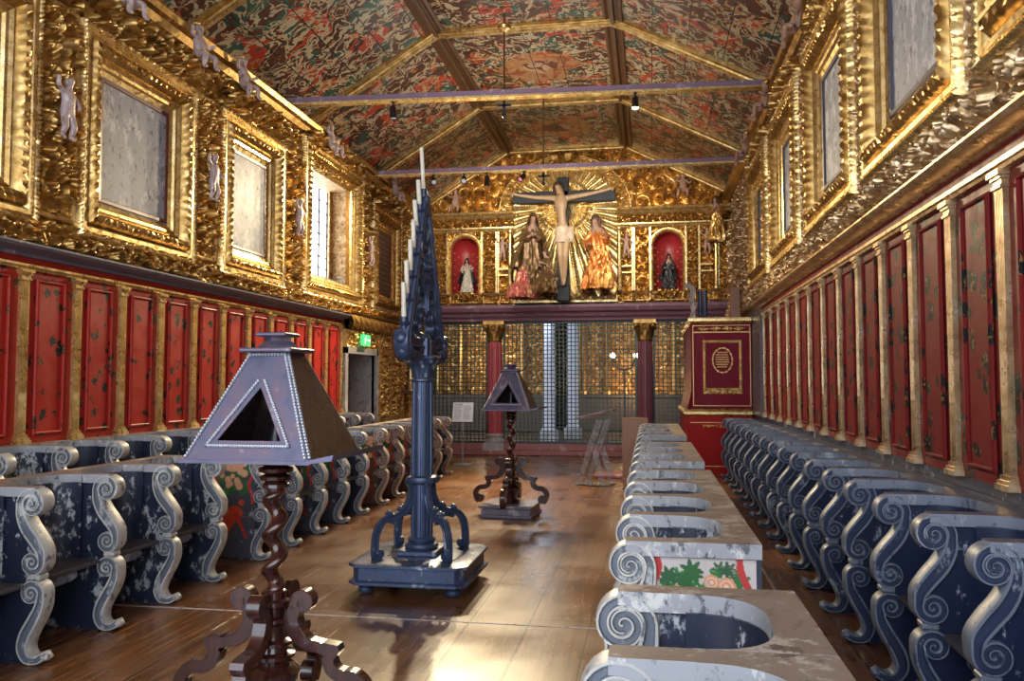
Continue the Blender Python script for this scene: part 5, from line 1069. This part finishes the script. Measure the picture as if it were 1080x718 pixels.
mb = MB(); mb.lathe([(.08, 1.60), (.1, 1.61), (.1, 1.625), (.082, 1.635), (.09, 1.70), (.105, 1.74), (.125, 1.79)], n=48, mod=lambda a, z: 1 + (.07 * math.cos(9 * a) if 1.65 < z < 1.78 else 0)); mb.box(-.12, .12, -.12, .12, 1.785, 1.81, 0, .005)
for k in range(4): a = PI / 4 + k * PI / 2; mb.ball((.125 * math.cos(a), .125 * math.sin(a), 1.765), .034, 8, 6)
mb.build('capital', M['iron'], ca)
pA = catmull([(.085, .82), (.10, .70), (.15, .60), (.225, .56), (.31, .545), (.375, .49), (.405, .40), (.41, .29), (.405, .25)], 7)
sA = spiral((.375, .285), .008, .034, 0.0, 1.3, 20, -1); sB = spiral((.115, .815), .008, .032, PI, 1.2, 18, -1)
for k in range(4):
    a = PI / 4 + PI / 2 * k; R = Matrix.Rotation(a, 3, 'Z'); mb = MB(); fn = lambda p, q, t: tuple(R @ Vector((p, t, q)))
    ribbon(mb, pA, [.026] * len(pA), .026, fn); ribbon(mb, sA, [.012] * len(sA), .026, fn); mb.prism([(.375 + .034 * math.cos(b), .285 + .034 * math.sin(b)) for b in np.linspace(0, 2 * PI, 16)[:-1]], fn, -.018, .018)
    ribbon(mb, sB, [.011] * len(sB), .024, fn); mb.prism([(.115 + .03 * math.cos(b), .815 + .03 * math.sin(b)) for b in np.linspace(0, 2 * PI, 16)[:-1]], fn, -.02, .02)
    for (u_, v_) in ((.19, .60), (.29, .575), (.215, .535), (.27, .52)): mb.prism([(u_ + .02 * math.cos(b), v_ + .02 * math.sin(b)) for b in np.linspace(0, 2 * PI, 14)[:-1]], fn, -.03, .03); mb.ball(tuple(R @ Vector((u_, 0, v_ + .012))), .022, 8, 6)
    mb.build('scroll_bracket', M['iron'], ca, 30)
# triangular openwork crown, seen nearly edge-on
CT = math.radians(86.5)   # direction of the crown's plane
cd = Vector((-math.cos(CT) * 1.0, -math.sin(CT), 0)); cn = Vector((-cd.y, cd.x, 0))
fn = lambda p, q, t: tuple(cd * p + cn * t + Vector((0, 0, q)))
def bar(mb, a, b, w_, T=.03): ribbon(mb, [np.array(a, float) + (np.array(b, float) - np.array(a, float)) * k / 6 for k in range(7)], [w_] * 7, T, fn)
Zb, Zt, HW = 1.88, 3.05, .42
mb = MB(); bar(mb, (-HW, Zb + .05), (-.025, Zt), .035, .04); bar(mb, (HW, Zb + .05), (.025, Zt), .035, .04); bar(mb, (-HW, Zb + .03), (HW, Zb + .03), .04, .045)
mb.prism([(-.05, Zt - .1), (.05, Zt - .1), (.03, Zt + .06), (-.03, Zt + .06)], fn, -.045, .045); bar(mb, (0, 1.80), (0, 1.95), .08, .06)
mb.build('triangle_frame', M['iron'], ca, 30)
mb = MB()
def sc_path(c, r, a0, tail, sg):
    s = spiral(c, .012, r, a0, 1.3, 26, sg)[::-1]; return s + catmull([s[-1]] + tail, 7)[1:]
for s_ in (-1, 1):
    for c, r, a0, tail in (((.22, 2.05), .09, 0.3, [(.24, 2.22), (.13, 2.34), (.05, 2.3)]), ((.08, 2.12), .06, 2.6, [(.03, 2.28), (.09, 2.42), (.17, 2.44)]), ((.11, 2.55), .055, .3, [(.11, 2.66), (.04, 2.75), (0, 2.84)]), ((.32, 1.98), .05, 1.0, [(.27, 2.1), (.22, 2.25), (.2, 2.35)])):
        pth = [np.array((s_ * q[0], q[1])) for q in sc_path(c, r, a0, tail, -1)]; ribbon(mb, pth, [.020] * len(pth), .034, fn)
    for q in ((.05, 1.95, .05), (.15, 2.25, .04), (.05, 2.45, .045), (.02, 2.68, .035)): mb.ball(fn(s_ * q[0], q[1], 0), q[2], 10, 7)
mb.build('pierced_scrollwork', M['iron'], ca, 30)
for s_ in (-1, 1):
    mb = MB(); pth = catmull([(s_ * .10, 1.84), (s_ * .26, 1.80), (s_ * .40, 1.81), (s_ * .46, 1.90), (s_ * .44, 1.98)], 7); ribbon(mb, pth, [.05] * len(pth), .055, fn)
    for q in ((.42, 1.84, .075), (.47, 1.93, .06), (.30, 1.81, .06)): mb.ball(fn(s_ * q[0], q[1], 0), q[2], 12, 8)
    mb.build('lower_volute', M['iron'], ca)
cps = []
for k in range(6):
    for s_ in (-1, 1):
        t = (k + .35) / 6.2; u = s_ * (HW * (1 - t) + .035); z = Zb + .10 + (Zt - Zb - .02) * t; cps.append((s_, k, u, z))
for s_, k, u, z in cps:
    mb = MB(); mb.lathe([(.012, -.09), (.018, -.02), (.042, 0), (.045, .008), (.024, .012), (.026, .05), (.02, .05)], fn(u, z, 0), 14); mb.build('candle_cup', M['iron'], ca)
mb = MB(); mb.lathe([(.03, -.02), (.05, 0), (.05, .01), (.027, .015), (.029, .07), (.02, .07)], fn(0, Zt + .05, 0), 14); mb.build('candle_cup', M['iron'], ca)
cl = Vector(ca.location)
def candle(label, base, L, r, tilt):
    o = thing('candle', label, 'candle', tuple(cl + Vector(base)), 0, 'candles of the tall candelabrum'); o.rotation_euler = tilt
    mb = MB(); mb.lathe([(r * .95, 0), (r, .01), (r * .97, L * .5), (r, L - .008), (r * .7, L), (r * .2, L - .004)], n=14); mb.build('wax_stick', M['wax'], o); mb = MB(); mb.tube([(0, 0, L - .01), (.001, 0, L + .012)], .0025, 5); mb.build('wick', M['black'], o)
candle('tallest white candle on the tip of the candelabrum', fn(0, Zt + .065, 0), .40, .016, (0, -.05, 0))
for s_, k, u, z in cps:
    L = .30 - .012 * k if s_ > 0 else .20 - .01 * (k % 3)
    side = 'left' if s_ > 0 else 'right'
    candle('white candle on the %s edge of the candelabrum crown, %s from the top' % (side, ORD[5 - k]), fn(u, z + .012, 0), L, .019, (random.uniform(-.06, .06), random.uniform(-.12, -.02) if s_ > 0 and k > 2 else random.uniform(-.03, .03), 0))
# ================================================================== SMALL FREESTANDING THINGS
p = onZ(488, 490, 0)
sg = thing('sign_stand', 'pale information panel on a slim steel stand before the left grille', 'sign', (p[0], p[1], 0), .12)
mb = MB(); mb.lathe([(.19, 0), (.2, .008), (.19, .016), (.03, .024)], n=28); mb.build('foot_disc', M['steel'], sg); mb = MB(); mb.lathe([(.016, .02), (.016, .86)], n=12); mb.build('post', M['steel'], sg)
R = Matrix.Rotation(-.5, 3, 'X'); T = lambda vs: [tuple(R @ Vector(v) + Vector((0, 0, .98))) for v in vs]
mb = MB(); mb.box(-.20, .20, -.01, .01, -.17, .25, 0, .004); mb.v = T(mb.v); mb.build('panel', M['white_card'], sg, 20)
mb = MB(); rng = random.Random(2)
for c in range(2):
    for k in range(13): x = -.17 + c * .18; mb.box(x, x + rng.uniform(.11, .155), -.013, -.0095, .17 - k * .024, .176 - k * .024)
mb.box(-.17, -.02, -.013, -.0095, .20, .215); mb.v = T(mb.v); mb.build('printed_lines', M['ink'], sg, 0)
p = onZ(629, 512, 0)
ac = thing('acrylic_lectern', 'clear acrylic lectern beside the right front stalls', 'lectern', (p[0] + .02, p[1] + .1, 0), -.35)
mb = MB(); mb.box(-.30, .22, -.2, .2, 0, .02, 0, .004); mb.build('base_plate', M['acrylic'], ac, 20)
for s_ in (-1, 1):
    mb = MB(); mb.prism([(-.28, .02), (-.2, .02), (-.03, .55), (.16, 1.02), (.05, 1.02), (-.09, .62)], lambda a, b, t: (a, t, b), s_ * .17 - .01, s_ * .17 + .01); mb.prism([(.2, .02), (.12, .02), (-.01, .5), (.05, .6)], lambda a, b, t: (a, t, b), s_ * .17 - .01, s_ * .17 + .01); mb.build('side_leg', M['acrylic'], ac, 20)
mb = MB(); mb.prism([(-.28, 1.02), (.22, 1.16), (.22, 1.18), (-.28, 1.04)], lambda a, b, t: (a, t, b), -.25, .25); mb.prism([(-.28, 1.04), (-.28, 1.075), (-.268, 1.075), (-.268, 1.04)], lambda a, b, t: (a, t, b), -.25, .25); mb.build('sloping_top', M['acrylic'], ac, 20)
p = onZ(640, 508, 0); mb = MB(); mb.box(-.36, .5, -.2, .35, 0, .06, 0, .012); st = mb.build('stone_step', M['stone_red'], None, 20); st.location = (p[0] + .12, p[1] + .62, 0); tag(st, 'low pinkish step on the floor behind the acrylic lectern', 'step')
p = onY(668, 442, 13.4); bb = thing('wooden_screen', 'plain brown wooden board standing at the far end of the right front stalls', 'board', (p[0] + .02, 13.4, 0))
mb = MB(); mb.box(-.20, .22, -.02, .02, .03, 1.03, 0, .006); mb.build('board', M['brown_board'], bb, 20); mb = MB(); mb.box(-.21, .23, -.06, .06, 0, .05, 0, .006); mb.build('foot', M['brown_board'], bb, 20)
co = thing('console_pedestal', 'small gilded bracket pedestal on the far left wall behind the candelabrum', 'pedestal', (XL + .16, 16.7, 0))
mb = MB(); mb.box(-.14, .16, -.16, .16, 0, .9, 0, .01); mb.lathe([(.13, .9), (.09, .95), (.1, 1.1), (.18, 1.3), (.2, 1.36)], (0, 0, 0), 20, lambda a, z: 1 + .08 * math.cos(8 * a)); mb.build('pedestal_body', M['gold_red'], co, 25); mb = MB(); mb.box(-.15, .24, -.28, .28, 1.36, 1.42, 0, .01); mb.build('shelf', M['beam_brown'], co, 20); mb = MB(); mb.lathe([(.1, 1.42), (.06, 1.5), (.055, 2.1), (.09, 2.2), (.1, 2.25)], n=16); mb.build('small_column', M['gold_bright'], co)
# ================================================================== LIGHT
w = bpy.data.worlds.new('world'); sc.world = w; w.use_nodes = True
bg = w.node_tree.nodes['Background']; bg.inputs[0].default_value = (.80, .88, 1.0, 1); bg.inputs[1].default_value = 3.7
lamp('nave_fill', 'POINT', (-1.7, 8.6, 4.0), 8, (1, .93, .84), .5)  # added fill lamp with no fixture, brightens the middle of the room
for x, rx, e in ((-3.6, 1.35, 190), (-.2, 1.35, 190), (-1.8, 1.55, 150), (-1.8, .1, 200)):
    o = lamp('altar_spot', 'SPOT', (x, 14.95, 5.2), e, (1, .88, .72), .15, (rx, 0, 0)); o.data.spot_size = 1.75; o.data.spot_blend = .9  # added spots without fixtures, lift the altar wall and far floor
for y in (5.0, 9.5, 13.0): lamp('ceiling_fill', 'AREA', (-1.7, y, 4.7), 14 if y < 6 else (19 if y < 12 else 30), (1, .93, .84), 2.2, (PI, 0, 0))  # added upward area lamps, unseen, brighten the painted ceiling
vs_ = sc.view_settings; vs_.view_transform = 'Standard'; vs_.look = 'None'; vs_.exposure = 0.3; vs_.gamma = 1.0; vs_.use_curve_mapping = False
sc.cycles.use_denoising = True; sc.cycles.max_bounces = 8
